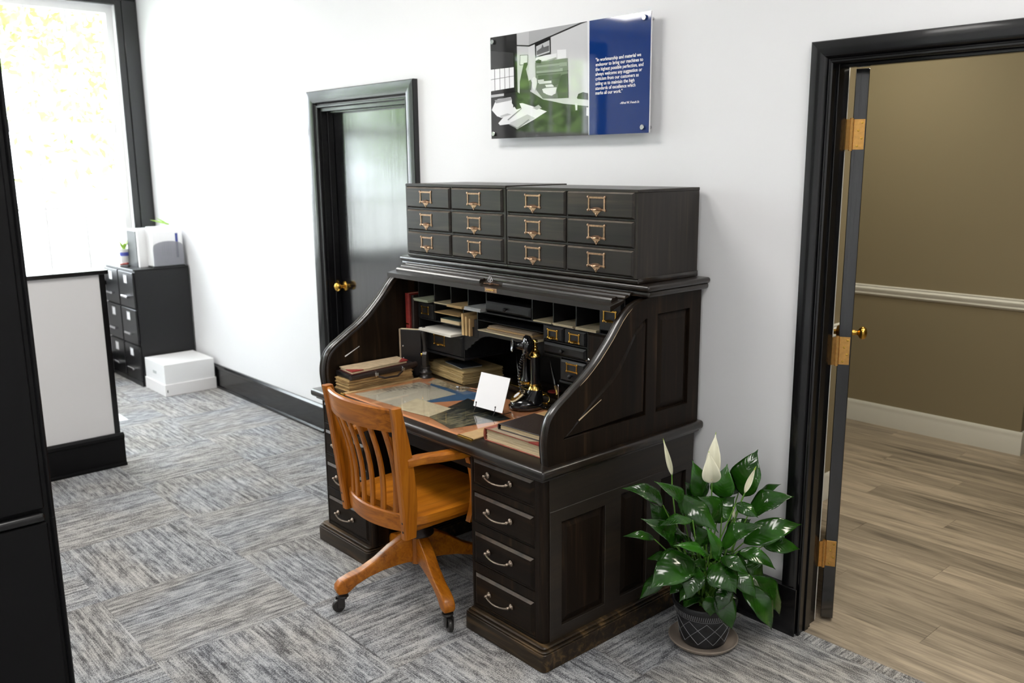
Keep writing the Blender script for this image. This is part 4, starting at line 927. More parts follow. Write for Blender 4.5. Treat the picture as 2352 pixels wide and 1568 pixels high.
def head(m):
    m.lathe([(.010, -.030), (.030, -.026), (.040, -.016), (.043, -.004), (.043, .002), (.036, .010), (.020, .014), (.016, .024), (.015, .036), (.018, .046), (.026, .054), (.028, .056), (.025, .0555), (.012, .044)], 28, LM(ph).inverted() @ LM(ph) @ mt)
pp('transmitter', 'bakelite', head)
pp('mouth_ring', 'chrome', lambda m: m.tube([tuple(mt @ Vector((.0275*math.cos(2*PI*i/24), .0275*math.sin(2*PI*i/24), .0555))) for i in range(24)], .0011, 5, closed=True))
pp('yoke', 'bakelite', lambda m: m.tube([(-.026, 0, .205), (-.012, .002, .205), (.004, .004, .215), (.012, .004, .235)], [.009, .008, .008, .010], 8))
pp('receiver_hook', 'iron', lambda m: m.tube([(-.026, 0, .198), (-.010, -.03, .198), (.002, -.050, .204)], .0035, 6))
pp('receiver', 'bakelite', lambda m: m.lathe([(.028, .076), (.030, .080), (.030, .088), (.024, .104), (.017, .122), (.0135, .150), (.0125, .180), (.014, .205), (.017, .212), (.012, .220), (.004, .224)], 20, T(.004, -.056, 0)))
pp('receiver_ring', 'gold', lambda m: m.lathe([(.0305, .090), (.0312, .092), (.0312, .100), (.0265, .102)], 20, T(.004, -.056, 0)))
def cord(m):
    pts = []; base = [Vector((.022, .006, .222)), Vector((.034, .012, .19)), Vector((.042, .016, .14)), Vector((.036, .020, .09)), Vector((.022, .024, .050))]
    for i in range(4*44+1):
        s = i/44; k = min(3, int(s)); t = s-k; c0 = base[k].lerp(base[k+1], t); a = i*2*PI/11
        pts.append(c0+Vector((math.cos(a), math.sin(a), 0))*.0062)
    m.tube(pts, .0026, 5)
pp('coiled_cord', 'bakelite', cord, 80)
md = T(.046, .002, .047) @ RY(.66)
pp('dial_plate', 'cream', lambda m: m.lathe([(.036, 0), (.037, .003), (.034, .006)], 32, md))
def fw_(m):
    hs = [[(.026*math.cos(2*PI*(k+.5)/12)+.0048*math.cos(2*PI*i/10), .026*math.sin(2*PI*(k+.5)/12)+.0048*math.sin(2*PI*i/10)) for i in range(10)] for k in range(10)]
    m.plate([(.033*math.cos(2*PI*i/40), .033*math.sin(2*PI*i/40)) for i in range(40)], hs, .0014, md @ T(0, 0, .0075), .0002)
pp('finger_wheel', 'brass', fw_, 0)
pp('dial_card', 'card', lambda m: m.lathe([(.016, .0092), (.016, .0102)], 24, md), 0)
# pen set
b = thing('pen_stand', 'dark wooden pen stand with brass rail and two pens behind the telephone', 'pen stand', (.80, -.215, ZT), -.08)
m = L(b); m.box(-.19, .19, -.055, .055, .0003, .026, .005, 2); m.build('base', M['dwx'], b, 40)
m = L(b); m.box(-.17, .10, -.050, -.040, .0262, .031, .001); m.box(-.17, .10, -.032, -.026, .0262, .031, .001); m.build('brass_rail', M['gold'], b, 0)
for x, d in ((-.115, Vector((-.50, .25, .83))), (.145, Vector((-.42, .10, .90)))):
    d.normalize(); o = Vector((x, -.01, .026))
    m = L(b); m.lathe([(.011, 0), (.012, .003), (.006, .007), (.005, .010)], 12, T(*o)); m.tube([o+Vector((0, 0, .006)), o+Vector((0, 0, .01))+d*.016], [.005, .0065], 10); m.build('socket', M['gold'], b, 40)
    m = L(b); m.tube([o+d*.018, o+d*.045, o+d*.055, o+d*.10, o+d*.155], [.0040, .0055, .0062, .0052, .0018], 10); m.build('pen', M['bakelite'], b, 60)
    m = L(b); m.tube([o+d*.016, o+d*.044], [.0045, .0058], 10); m.build('pen_grip', M['tan'], b, 60)
m = L(b); m.lathe([(.028, .0262), (.028, .0285), (.024, .0295)], 24, T(.085, .022, 0)); m.build('red_seal', M['redc'], b, 30)
mb = MB(); o = thing('brass_ring', 'small brass ring standing on edge behind the telephone base', 'ring', (.935, -.300, ZT+.0003), .7)
m = L(o); m.tube([(.019*math.cos(2*PI*i/24), .003*math.sin(2*PI*i/24), .0225+.019*math.sin(2*PI*i/24)) for i in range(24)], .0024, 6, closed=True); m.build('ring', M['gold'], o, 60)
m = L(o); m.box(-.012, .012, -.012, .012, 0, .004, .001); m.build('foot', M['brass'], o, 0)
b = thing('memo_holder', 'steel wire memo holder with an upright rod beside the curved desk side', 'holder', (1.02, -.305, ZT), .2)
m = L(b)
for k in range(5): m.tube([(-.045, -.035+.0175*k, .006), (.045, -.035+.0175*k, .006)], .0012, 5)
for k in range(6): m.tube([(-.045+.018*k, -.035, .006), (-.045+.018*k, .035, .006)], .0012, 5)
for x in (-.042, .042):
    for y in (-.033, .033): m.sphere((x, y, .0035), .0034, 8)
m.build('wire_tray', M['chrome'], b, 40)
m = L(b); m.lathe([(.008, .006), (.009, .010), (.005, .018), (.003, .024), (.003, .078), (.005, .088), (.0052, .10), (.004, .102)], 12, T(.0, .0, 0)); m.build('rod', M['chrome'], b, 50)
b = thing('glass_pen', 'clear and silver dip pen lying on the blotter glass by the yellow stack', 'pen', (.55, -.405, ZG), .35)
m = L(b); m.tube([(-.055, 0, .0062), (-.04, 0, .0062), (.02, 0, .0058), (.06, 0, .0042)], [.0045, .006, .0056, .003], 12); m.build('barrel', M['acrylic'], b, 60)
m = L(b); m.tube([(-.062, 0, .0062), (-.050, 0, .0062)], [.0058, .0062], 12); m.tube([(.0601, 0, .0042), (.075, 0, .003), (.088, 0, .0018)], [.0036, .003, .0006], 10); m.build('metal_ends', M['chrome'], b, 50)
b = thing('pencil', 'orange wooden pencil lying behind the white card', 'pencil', (.60, -.345, ZT+.0003), .25)
m = L(b); m.tube([(-.05, 0, .0048), (.06, 0, .0048)], .0042, 6); m.build('shaft', M['orange'], b, 0)
m = L(b); m.tube([(.0601, 0, .0048), (.072, 0, .0048)], [.004, .0006], 6); m.build('point', M['tan'], b, 0)
# ------------------------------------------------------------------ papers in the pigeonholes
def wad(name, label, cat, x0, x1, y0, y1, z, h, mat, n=3, seed=1, tilt=0, rot=0):
    cx, cy = (x0+x1)/2, (y0+y1)/2; rng = random.Random(seed); mb = MB()
    for k in range(n):
        a = [rng.uniform(-.003, .003) for _ in range(4)]; zz = z+.0003+k*h/n
        K = 5; pts = [(x0-cx+a[0]+(x1-x0)*i/K, y0-cy+a[1]-.004*math.sin(PI*i/K)*(k % 2)) for i in range(K+1)]+[(x1-cx+a[0], y1-cy), (x0-cx+a[0], y1-cy)]
        mb.prism(pts, zz-z, zz-z+h/n*.86, T(cx, cy, z) @ RZ(rot) @ RY(tilt))
    o = mb.build(name, M[mat], None, 0); tag(o, label, cat); return retop(o, (cx, cy, z))
Zr = 1.098; F = PY-.012
wad('paper_bundle', 'green-grey folded papers curling out of the leftmost top pigeonhole', 'papers', .127, .237, F-.022, -.17, Zr, .014, 'greenp', 4, 1)
wad('envelope', 'pale tan envelope lying in the second top pigeonhole from the left', 'envelope', .252, .364, F, -.17, Zr, .006, 'cream', 2, 2)
wad('paper_bundle', 'tan envelopes with folded edge in the third top pigeonhole from the left', 'papers', .379, .489, F-.018, -.17, Zr, .012, 'manila', 4, 3)
wad('paper_bundle', 'grey folded papers sticking out of the pigeonhole left of the thin drawer', 'papers', .502, .614, F-.014, -.17, Zr, .016, 'greyp', 3, 4)
wad('paper_bundle', 'thin cream papers in the pigeonhole right of the thin drawer', 'papers', .924, 1.030, F+.006, -.17, Zr, .006, 'cream', 2, 5)
wad('paper_bundle', 'cream papers with one folded corner, middle of the three right pigeonholes', 'papers', 1.048, 1.160, F, -.17, Zr, .009, 'cream', 3, 6)
wad('paper_bundle', 'cream and tan papers in the pigeonhole beside the corner drawer', 'papers', 1.176, 1.286, F, -.17, Zr, .010, 'cream', 4, 7)
wad('envelope', 'tan envelope on the upper of two small shelves right of the card drawer', 'envelope', .262, .440, F, -.14, 1.054, .006, 'manila', 2, 8)
b = thing('booklet', 'thick green booklet with white pages on the lower small shelf', 'booklet', (.36, -.26, 1.0143))
MB().box(.300, .438, F+.004, -.14, 1.0145, 1.032, .0005).build('pages', M['pagesw'], b, 0); MB().box(.298, .440, F+.003, -.138, 1.0321, 1.0335).build('cover', M['teal'], b, 0)
wad('paper_bundle', 'white printed papers on the wide shelf above the big drawer', 'papers', .192, .446, F-.045, -.12, .967, .012, 'whitep', 4, 9, 0, -.03)
for k, (x, w, h, m_, lab) in enumerate(((.474, .014, .100, 'manila', 'tall manila envelope standing at the left of the upright slot'), (.492, .012, .088, 'manila', 'manila envelope standing in the middle of the upright slot'), (.516, .010, .082, 'tan', 'tan envelope standing in the upright slot beside the black folder'))):
    mb = MB(); mb.prism([(-w/2, 0), (w/2, 0), (w/2, h*.94), (w*.1, h), (-w/2, h*.96)], 0, .16, RY(.025*(k-1)) @ T(0, .16, 0) @ MXZ); mb.M = None
    o = mb.build('envelope', M[m_], None, 0); o.location = (x, F-.004*(k == 0), .9764+.0008); tag(o, lab, 'envelope')
o = MB().box(-.009, .009, 0, .16, 0, .078, .001).build('folder', M['leatherk'], None, 0); o.location = (.545, F+.012, .9764); tag(o, 'black folder standing at the right of the upright slot', 'folder')
wad('paper_sheet', 'large cream sheet at the bottom of the wide middle shelf', 'paper', .600, .975, F-.020, -.10, 1.0172, .0035, 'cream', 2, 12, 0, -.015)
for k, (m_, lab) in enumerate((('brownf', 'lowest brown folder on the large cream sheet'), ('tan', 'middle tan folder of the three on the wide shelf'), ('brownf', 'topmost brown folder on the wide middle shelf'))):
    wad('folder', lab, 'folder', .640+.006*k, .925+.01*(2-k), F-.006+.003*k, -.10, 1.0213+.0082*k, .0078, m_, 3, 20+k, 0, .01*k-.01)
# ================================================================== wall panel
pX0, pX1, pZ0, pZ1, PYF = .310, 1.257, 1.846, 2.298, -.045
wp = thing('wall_panel', 'glossy acrylic panel with an old office photograph and a blue quotation field', 'sign', (.78, -.04, pZ0))
MB().box(pX0, pX1, PYF, PYF+.006, pZ0, pZ1, .0008).build('acrylic_panel', M['card'], wp, 0)
src = [(140, 380), (1850, 113), (1795, 1412), (137, 1455)]; dst = [(0, 1), (1, 1), (1, 0), (0, 0)]
A = []; bb = []
for (x, y), (u, v) in zip(src, dst): A += [[x, y, 1, 0, 0, 0, -u*x, -u*y], [0, 0, 0, x, y, 1, -v*x, -v*y]]; bb += [u, v]
Hm = np.linalg.solve(np.array(A, float), np.array(bb, float))
def uvw(x, y):
    d = Hm[6]*x+Hm[7]*y+1; u = (Hm[0]*x+Hm[1]*y+Hm[2])/d; v = (Hm[3]*x+Hm[4]*y+Hm[5])/d
    return (pX0+min(1, max(0, float(u)))*(pX1-pX0), pZ0+min(1, max(0, float(v)))*(pZ1-pZ0))
Q = lambda pts: [(138.3+a*1.338, 276.7+b*1.338) for a, b in pts]
tones = {}
def tone(c):
    if c not in tones: tones[c] = flat('print_ink_%d' % len(tones), c, .035, spec=.7)
    return list(tones).index(c)
G = lambda g, b=1.02: (g, g, min(1, g*b))
lay = [
 (G(.60), [(140, 380), (1195, 212), (1165, 1440), (137, 1455)]),
 (G(.40), [(420, 340), (1170, 218), (1100, 232), (545, 466), (420, 462)]), (G(.50), [(420, 340), (550, 318), (545, 466), (420, 462)]),
 (G(.02), [(420, 460), (545, 466), (1100, 226), (1165, 217), (1165, 226), (1112, 243), (550, 481), (420, 474)]),
 (G(.52), [(420, 474), (540, 480), (540, 720), (440, 900), (420, 960)]),
 (G(.022), [(140, 380), (420, 340), (420, 960), (137, 1000)]), (G(.045), [(140, 520), (380, 545), (380, 690), (140, 712)]),
 (G(.85), [(137, 722), (382, 697), (382, 912), (137, 950)]),
 (G(.10), [(178, 716), (184, 716), (184, 946), (178, 946)]), (G(.10), [(233, 711), (238, 711), (238, 938), (233, 938)]), (G(.10), [(284, 705), (289, 705), (289, 930), (284, 930)]), (G(.10), [(333, 701), (338, 701), (338, 920), (333, 920)]), (G(.10), [(137, 826), (382, 788), (382, 793), (137, 831)]),
 (G(.03), [(137, 1000), (420, 960), (560, 1080), (720, 1170), (720, 1448), (137, 1455)]),
 (G(.50), [(140, 990), (275, 975), (275, 1000), (140, 1018)]),
 (G(.03), [(450, 568), (536, 566), (532, 674), (446, 678)]), (G(.66), [(454, 573), (531, 571), (527, 668), (451, 672)]),
 (G(.035), [(490, 655), (525, 648), (528, 680), (512, 720), (530, 800), (545, 900), (560, 1000), (440, 1000), (445, 850), (470, 740)]),
 (G(.02), [(610, 455), (778, 382), (778, 568), (612, 608)]), (G(.50), [(624, 480), (766, 414), (766, 543), (626, 586)]), (G(.12), [(630, 530), (680, 495), (690, 455), (705, 490), (760, 470), (760, 530), (630, 572)]),
 (G(.75), [(620, 600), (720, 575), (840, 555), (840, 605), (625, 650)]), (G(.80), [(845, 520), (940, 515), (940, 605), (845, 618)]),
 (G(.16), [(610, 650), (955, 608), (955, 1030), (690, 1042), (615, 940)]), (G(.27), [(622, 680), (945, 650), (945, 690), (622, 715)]), (G(.30), [(622, 735), (900, 712), (900, 748), (622, 765)]), (G(.08), [(640, 790), (880, 775), (880, 860), (640, 880)]),
 (G(.70), [(640, 845), (700, 850), (780, 845), (790, 870), (650, 880)]), (G(.75), [(720, 890), (800, 885), (800, 912), (720, 915)]), (G(.75), [(690, 930), (835, 920), (820, 985), (770, 1000), (720, 990)]),
 (G(.55), [(560, 850), (600, 800), (628, 830), (620, 900), (590, 950), (570, 930)]),
 (G(.035), [(440, 1000), (560, 960), (690, 1045), (900, 1090), (1168, 1115), (1166, 1440), (560, 1450), (600, 1200), (520, 1080)]),
 (G(.62), [(670, 1036), (960, 1040), (1168, 1062), (1166, 1122), (900, 1092)]), (G(.03), [(1045, 1030), (1060, 990), (1110, 972), (1165, 985), (1168, 1055), (1050, 1042)]),  # pale table: print together with a room reflection painted into it
 (G(.82), [(180, 1070), (210, 1035), (350, 1015), (372, 1100), (368, 1180), (250, 1235), (200, 1215), (145, 1150)]), (G(.82), [(212, 1290), (300, 1190), (420, 1085), (470, 1080), (560, 1110), (725, 1172), (600, 1250), (410, 1355), (330, 1300), (230, 1312)]), (G(.55), [(330, 1290), (520, 1200), (600, 1240), (410, 1345)]),
 (G(.72), Q([(345, 392), (362, 405), (366, 440), (358, 480), (344, 505), (330, 480), (322, 440), (330, 405)])), (G(.06), Q([(300, 425), (316, 415), (326, 440), (318, 500), (304, 490)])),
 (G(.75), Q([(405, 492), (430, 484), (520, 478), (512, 525), (480, 545), (455, 540), (415, 520)])), (G(.72), Q([(428, 458), (490, 455), (500, 472), (440, 476)])), (G(.62), Q([(372, 418), (420, 414), (422, 440), (374, 444)])), (G(.10), Q([(480, 418), (540, 410), (548, 445), (500, 470), (480, 450)])),
 (G(.10), Q([(362, 300), (545, 282), (545, 286), (362, 304)])), (G(.10), Q([(362, 322), (545, 306), (545, 310), (362, 326)])), (G(.10), Q([(362, 344), (548, 330), (548, 334), (362, 348)])), (G(.08), Q([(362, 370), (615, 346), (615, 351), (362, 376)])),
 (G(.06), Q([(520, 500), (560, 380), (610, 370), (610, 560), (530, 565)])), (G(.04), Q([(165, 535), (190, 530), (220, 590), (240, 640), (200, 650), (165, 600)])), (G(.45), Q([(330, 640), (375, 615), (400, 640), (360, 655)])), (G(.70), Q([(662, 606), (682, 608), (680, 662), (666, 664)])), (G(.70), Q([(752, 640), (770, 642), (766, 710), (750, 706)])),
 (G(.35), Q([(30, 575), (100, 560), (160, 556), (168, 575), (40, 600)])), (G(.50), Q([(70, 700), (130, 680), (160, 690), (80, 712)])), (G(.30), Q([(140, 770), (210, 806), (300, 735), (296, 728), (205, 795), (150, 764)])), (G(.25), Q([(128, 730), (240, 640), (244, 644), (134, 736)])),
 (G(.04), Q([(355, 270), (380, 255), (405, 262), (395, 285), (365, 285)])), (G(.30), Q([(450, 262), (520, 240), (522, 250), (455, 272)])),
 (G(.78), [(1172, 217), (1195, 213), (1168, 1440), (1162, 1440)]),
 ((.003, .030, .17), [(1195, 212), (1850, 113), (1795, 1412), (1168, 1440)]),
]
mb = MB()
for i, (c, poly) in enumerate(lay):
    mb.k = tone(c); y = PYF-.0003-.00004*i
    mb.add([(uvw(*p)[0], y, uvw(*p)[1]) for p in poly], [list(range(len(poly)))])
pr = mb.build('printed_face', [flat_ for flat_ in tones.values()], wp, 0)
M['ink'] = flat('white_lettering', (.9, .9, .92), .3)
def text(lines, x, z, size, step, bold, width=None, shear=0, nm='quotation'):
    mb = MB()
    for k, s in enumerate(lines):
        c = bpy.data.curves.new('t', 'FONT'); c.body = s; c.size = size; c.offset = bold; c.shear = shear; c.resolution_u = 3; c.extrude = .0003
        o = bpy.data.objects.new('t', c); me = bpy.data.meshes.new_from_object(o)
        mb.add([v.co.copy() for v in me.vertices], [list(p.vertices) for p in me.polygons], T(x, PYF-.0034, z-k*step) @ MXZ @ Matrix.Diagonal((.93, 1, 1, 1)))
        bpy.data.objects.remove(o); bpy.data.curves.remove(c); bpy.data.meshes.remove(me)
    return mb.build(nm, M['ink'], wp, 0)
tx0, tz0 = uvw(1253, 650)
text(['"In workmanship and material we', 'endeavor to bring our machines to', 'the highest possible perfection, and', 'always welcome any suggestion or', 'criticism from our customers as', 'aiding us to maintain the high', 'standards of excellence which', 'marks all our work."'], tx0, tz0, .0190, .0186, .00022)
sx, sz = uvw(1498, 1105); text(['-Alfred W. French Sr.'], sx, sz, .0125, .02, .00015, shear=.25, nm='signature')
for x in (pX0+.022, pX1-.030):
    for z in (pZ0+.022, pZ1-.022):
        mb = MB(); mb.lathe([(.0095, .0), (.0105, .001), (.0105, .006), (.009, .0072)], 20, T(x, PYF-.0035, z) @ RX(PI/2)); mb.lathe([(.007, 0), (.007, .036)], 14, T(x, -.001, z) @ RX(PI/2)); mb.build('standoff', M['chrome'], wp, 30)
# ================================================================== filing cabinets in the far corner
def filing(x0, lab):
    c = thing('filing_cabinet', lab, 'cabinet', (x0+.175, -.24, 0), group='filing cabinets in the corner'); x1 = x0+.349; y = -.458; zt = .940
    mb = MB(); mb.box(x0, x1, y+.018, -.012, .0, zt-.012, .002); mb.box(x0, x1, y+.004, -.010, zt-.012, zt, .003); mb.build('shell', M['blackmetal'], c, 0)
    for z0, z1 in ((.630, .915), (.335, .620), (.045, .325)):
        d = MB().box(x0+.010, x1-.010, y, y+.018, z0, z1, .004).build('drawer', M['blackmetal'], c, 0); xm = (x0+x1)/2
        mb = MB(); mb.plate(rect(xm-.040, xm+.040, z1-.095, z1-.025), [rect(xm-.034, xm+.034, z1-.089, z1-.031)], .003, T(0, y, 0) @ MXZ); mb.build('label_frame', M['chrome'], d, 0)
        MB().box(xm-.034, xm+.034, y-.0012, y, z1-.089, z1-.031).build('label_card', M['card'], d, 0)
        zz = z0+.085; mb = MB(); mb.box(xm-.065, xm+.065, y-.028, y-.022, zz-.006, zz+.010, .002); mb.box(xm-.065, xm-.055, y-.024, y, zz-.006, zz+.010, .001); mb.box(xm+.055, xm+.065, y-.024, y, zz-.006, zz+.010, .001); mb.box(xm-.065, xm+.065, y-.024, y, zz+.008, zz+.012, .001); mb.build('handle', M['chrome'], d, 0)
    MB().box(x0+.006, x1-.006, y+.004, y+.018, .0, .040).build('kick_plate', M['blackmetal'], c, 0)
filing(-4.294+.0, 'black steel three-drawer filing cabinet against the window wall') if False else None
filing(-4.250, 'black steel three-drawer filing cabinet nearer the window')
filing(-3.822+.302-.001, 'x') if False else None
filing(-3.8995, 'black steel three-drawer filing cabinet beside the white box')
FX = -3.550    # right side of the cabinets
b = thing('archive_box', 'white cardboard archive box standing upside down on the carpet by the cabinets', 'box', (-3.21, -.235, 0))
mb = MB(); hs = [rect(-3.29, -3.20, .150, .178)]
bx0, bx1 = FX+.022, -3.118
mb.box(bx0, bx1-.003, -.432, -.040, .010, .246, .002); mb.build('carton', M['white'], b, 0)
MB().box(bx0-.006, bx1+.004, -.439, -.034, .0004, .092, .002).build('lid', M['wallgrey'], b, 0)
MB().box((bx0+bx1)/2-.040, (bx0+bx1)/2+.035, -.4335, -.4325, .150, .172).build('hand_hole', M['greyp'], b, 0)
MB().box(bx1+.0035, bx1+.0048, -.425, -.418, .03, .05).build('staple', M['iron'], b, 0)
# brochure holder: folders standing in a clear arched pocket
b = thing('brochure_holder', 'clear arched holder full of white brochures on the filing cabinet by the wall', 'holder', (-3.52, -.16, .940))
hx = FX-.02
MB().box(hx-.112, hx+.012, -.285, -.030, .9403, .952, .002).build('foot', M['blackmetal'], b, 0)
for k in range(6):
    x = hx-.105+.017*k; o = MB().box(x, x+.014, -.282+.002*k, -.034, .9525, 1.262-.008*k, .001).build('brochure', M['white'], b, 0)
arch = [(-.278, 0), (-.034, 0), (-.034, .135)]+[(-.156+.122*math.cos(PI*i/10), .150+.045*math.sin(PI*i/10)) for i in range(1, 10)]+[(-.278, .135)]
M['smoke'] = flat('smoked_acrylic', (.55, .55, .60), .08, trans=.75)
MB().prism(arch, 0, .003, T(hx+.004, 0, .952) @ MYZ).build('arched_pocket', M['smoke'], b, 0)
mb = MB(); bl_ = hx-.105+.017*5+.0143; mb.box(bl_, bl_+.0006, -.090, -.070, 1.01, 1.205); mb.build('blue_bar', flat('print_blue', (.04, .06, .25), .5), b, 0)
mb = MB(); [mb.box(bl_, bl_+.0005, y, y+.004, 1.03, 1.12+.02*(k % 2)) for k, y in enumerate((-.20, -.185, -.165, -.15, -.135))]; mb.build('print_lines', M['greyp'], b, 0)
b = thing('binder', 'black upright binder with white papers left of the brochures', 'binder', (-3.75, -.2, .940))
mb = MB(); mb.box(-3.925, -3.722, -.350, -.326, .9403, 1.225, .001); mb.box(-3.925, -3.921, -.346, -.06, .9403, 1.225, .001); mb.box(-3.726, -3.722, -.346, -.06, .9403, 1.225, .001); mb.build('cover', M['blackf'], b, 0)
MB().box(-3.920, -3.727, -.345, -.064, .9405, 1.238).build('papers', M['white'], b, 0)
MB().box(-3.720, -3.692, -.346, -.06, .9405, 1.250, .001).build('white_folders', M['white'], b, 0)
def leafmesh(mb, B, Tp, w, up=Vector((0, 0, 1)), n=10, sag=.0, fold=.25, wav=0, ph=0):
    B = Vector(B); Tp = Vector(Tp); d = Tp-B; ln = d.length; d.normalize(); side = d.cross(up)
    if side.length < .2: side = d.cross(Vector((.6, .8, 0)))
    side.normalize(); nn = side.cross(d).normalized(); vs = []; fs = []; uv = []
    for i in range(n+1):
        t = i/n; c = B+d*ln*t+nn*(sag*ln*math.sin(PI*t))
        hw = max(w/2*(math.sin(PI*min(1, t/.96)**.78)**.95 if t < .96 else 0), .0011 if t < .99 else .0004)
        for k in range(9):
            u = -1+k/4; z = fold*hw*abs(u)**1.2+wav*hw*math.sin(4*PI*t+ph+(u > 0)*1.3)*abs(u)**2
            vs.append(c+side*hw*u+nn*z); uv.append((u, t))
    for i in range(n):
        for k in range(8): fs.append((i*9+k, i*9+k+1, (i+1)*9+k+1, (i+1)*9+k))
    mb.add(vs, fs); mb.uv = uv
def leaf2(par, B, Tp, w, mat='leaf', **k):
    mb = MB(); leafmesh(mb, B, Tp, w, **k); o = mb.build('leaf', M[mat], par, 0); me = o.data
    ul = me.uv_layers.new(name='UVMap')
    for lp in me.loops: ul.data[lp.index].uv = mb.uv[lp.vertex_index]
    me.shade_smooth(); m = o.modifiers.new('thick', 'SOLIDIFY'); m.thickness = .0006; return o
M['lime'] = flat('backlit_lime_leaf', (.30, .52, .05), .4)  # backlight put into this brighter leaf colour
b = thing('potted_plant', 'small bright green plant in a white pot with a blue band on the filing cabinet', 'plant', (-3.99, -.36, .940))
mb = MB(); mb.lathe([(.030, .9403), (.040, 1.05), (.042, 1.07), (.036, 1.07), (.034, 1.06)], 20, T(-3.99, -.36, 0)); mb.build('pot', M['white'], b, 50)
mb = MB(); mb.lathe([(.0375, 1.015), (.0400, 1.045)], 20, T(-3.99, -.36, 0)); mb.build('blue_band', flat('blue_glaze', (.10, .12, .5), .4), b, 50)
for k in range(7): a = k*.9; leaf2(b, (-3.99, -.36, 1.06), (-3.99+.05*math.cos(a), -.36+.05*math.sin(a), 1.12+.02*(k % 3)), .03, 'lime', n=6)
b = thing('potted_plant', 'trailing green plant in a low white pot behind the black binder', 'plant', (-3.79, -.045, .940))
mb = MB(); mb.box(-3.90, -3.73, -.055, -.040, .9403, 1.262, .002); mb.build('pot', M['white'], b, 0)
for B_, T_, w_ in (((-3.82, -.047, 1.255), (-3.90, -.16, 1.300), .07), ((-3.80, -.047, 1.255), (-3.74, -.12, 1.290), .04), ((-3.82, -.047, 1.255), (-3.83, -.14, 1.320), .07)): leaf2(b, B_, T_, w_, 'lime', n=6)
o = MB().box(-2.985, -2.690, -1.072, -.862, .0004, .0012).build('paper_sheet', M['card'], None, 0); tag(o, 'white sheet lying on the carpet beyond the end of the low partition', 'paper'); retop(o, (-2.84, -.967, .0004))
b = thing('stapler', 'small red and black stapler on the front of the filing cabinet', 'stapler', (-3.85, -.410, .940), .4)
m = L(b); m.box(-.045, .045, -.014, .014, .0003, .008, .002); m.build('base', M['blackmetal'], b, 0)
m = L(b); m.box(-.045, .040, -.012, .012, .014, .030, .005, 2, M=RY(-.12)); m.build('arm', M['redc'], b, 40)
# ================================================================== peace lily
pc = Vector((1.775, -.300, 0))
o = MB(); o.lathe([(.092, .0004), (.112, .004), (.124, .016), (.127, .022), (.123, .023), (.117, .018), (.106, .009), (.02, .008)], 40, T(*pc)); sc_ = o.build('saucer', M['saucer'], None, 50); tag(sc_, 'taupe plastic saucer under the black plant pot', 'saucer'); retop(sc_, tuple(pc))
pl = thing('potted_plant', 'peace lily with glossy dark leaves and white flowers in a patterned black pot', 'plant', (pc.x, pc.y, .0095))
mb = MB(); mb.lathe([(.078, .0095), (.082, .014), (.086, .03), (.099, .105), (.103, .125), (.106, .127), (.110, .150), (.116, .158), (.119, .170), (.116, .174), (.110, .172), (.106, .150), (.02, .146)], 48, T(*pc)); mb.build('pot', M['pot'], pl, 40)
mb = MB(); mb.lathe([(.108, .150), (.02, .158)], 24, T(*pc)); mb.build('soil', M['soil'], pl, 0)
def pr_(z): return .086+(z-.03)/.075*.013+.0006
mb = MB()
for k in range(10):
    for s in (-1, 1):
        a0 = 2*PI*k/10+.1; pts = []
        for i in range(9):
            z = .028+i/8*.090; a = a0+s*(i/8)*2*PI/10*1.5; r = pr_(z); pts.append(pc+Vector((r*math.cos(a), r*math.sin(a), z)))
        mb.tube(pts, .0011, 4)
mb.build('lattice_lines', M['potline'], pl, 0)
mb = MB()
for k in range(90):
    a = 2*PI*k/90; p0 = pc+Vector((.1062*math.cos(a), .1062*math.sin(a), .130)); p1 = pc+Vector((.1095*math.cos(a+.03), .1095*math.sin(a+.03), .148)); mb.tube([p0, p1], .0013, 4)
mb.tube([pc+Vector((.1045*math.cos(2*PI*i/48), .1045*math.sin(2*PI*i/48), .126)) for i in range(48)], .0014, 4, closed=True)
rb = mb.build('rim_ribs', M['potline'], pl, 0)
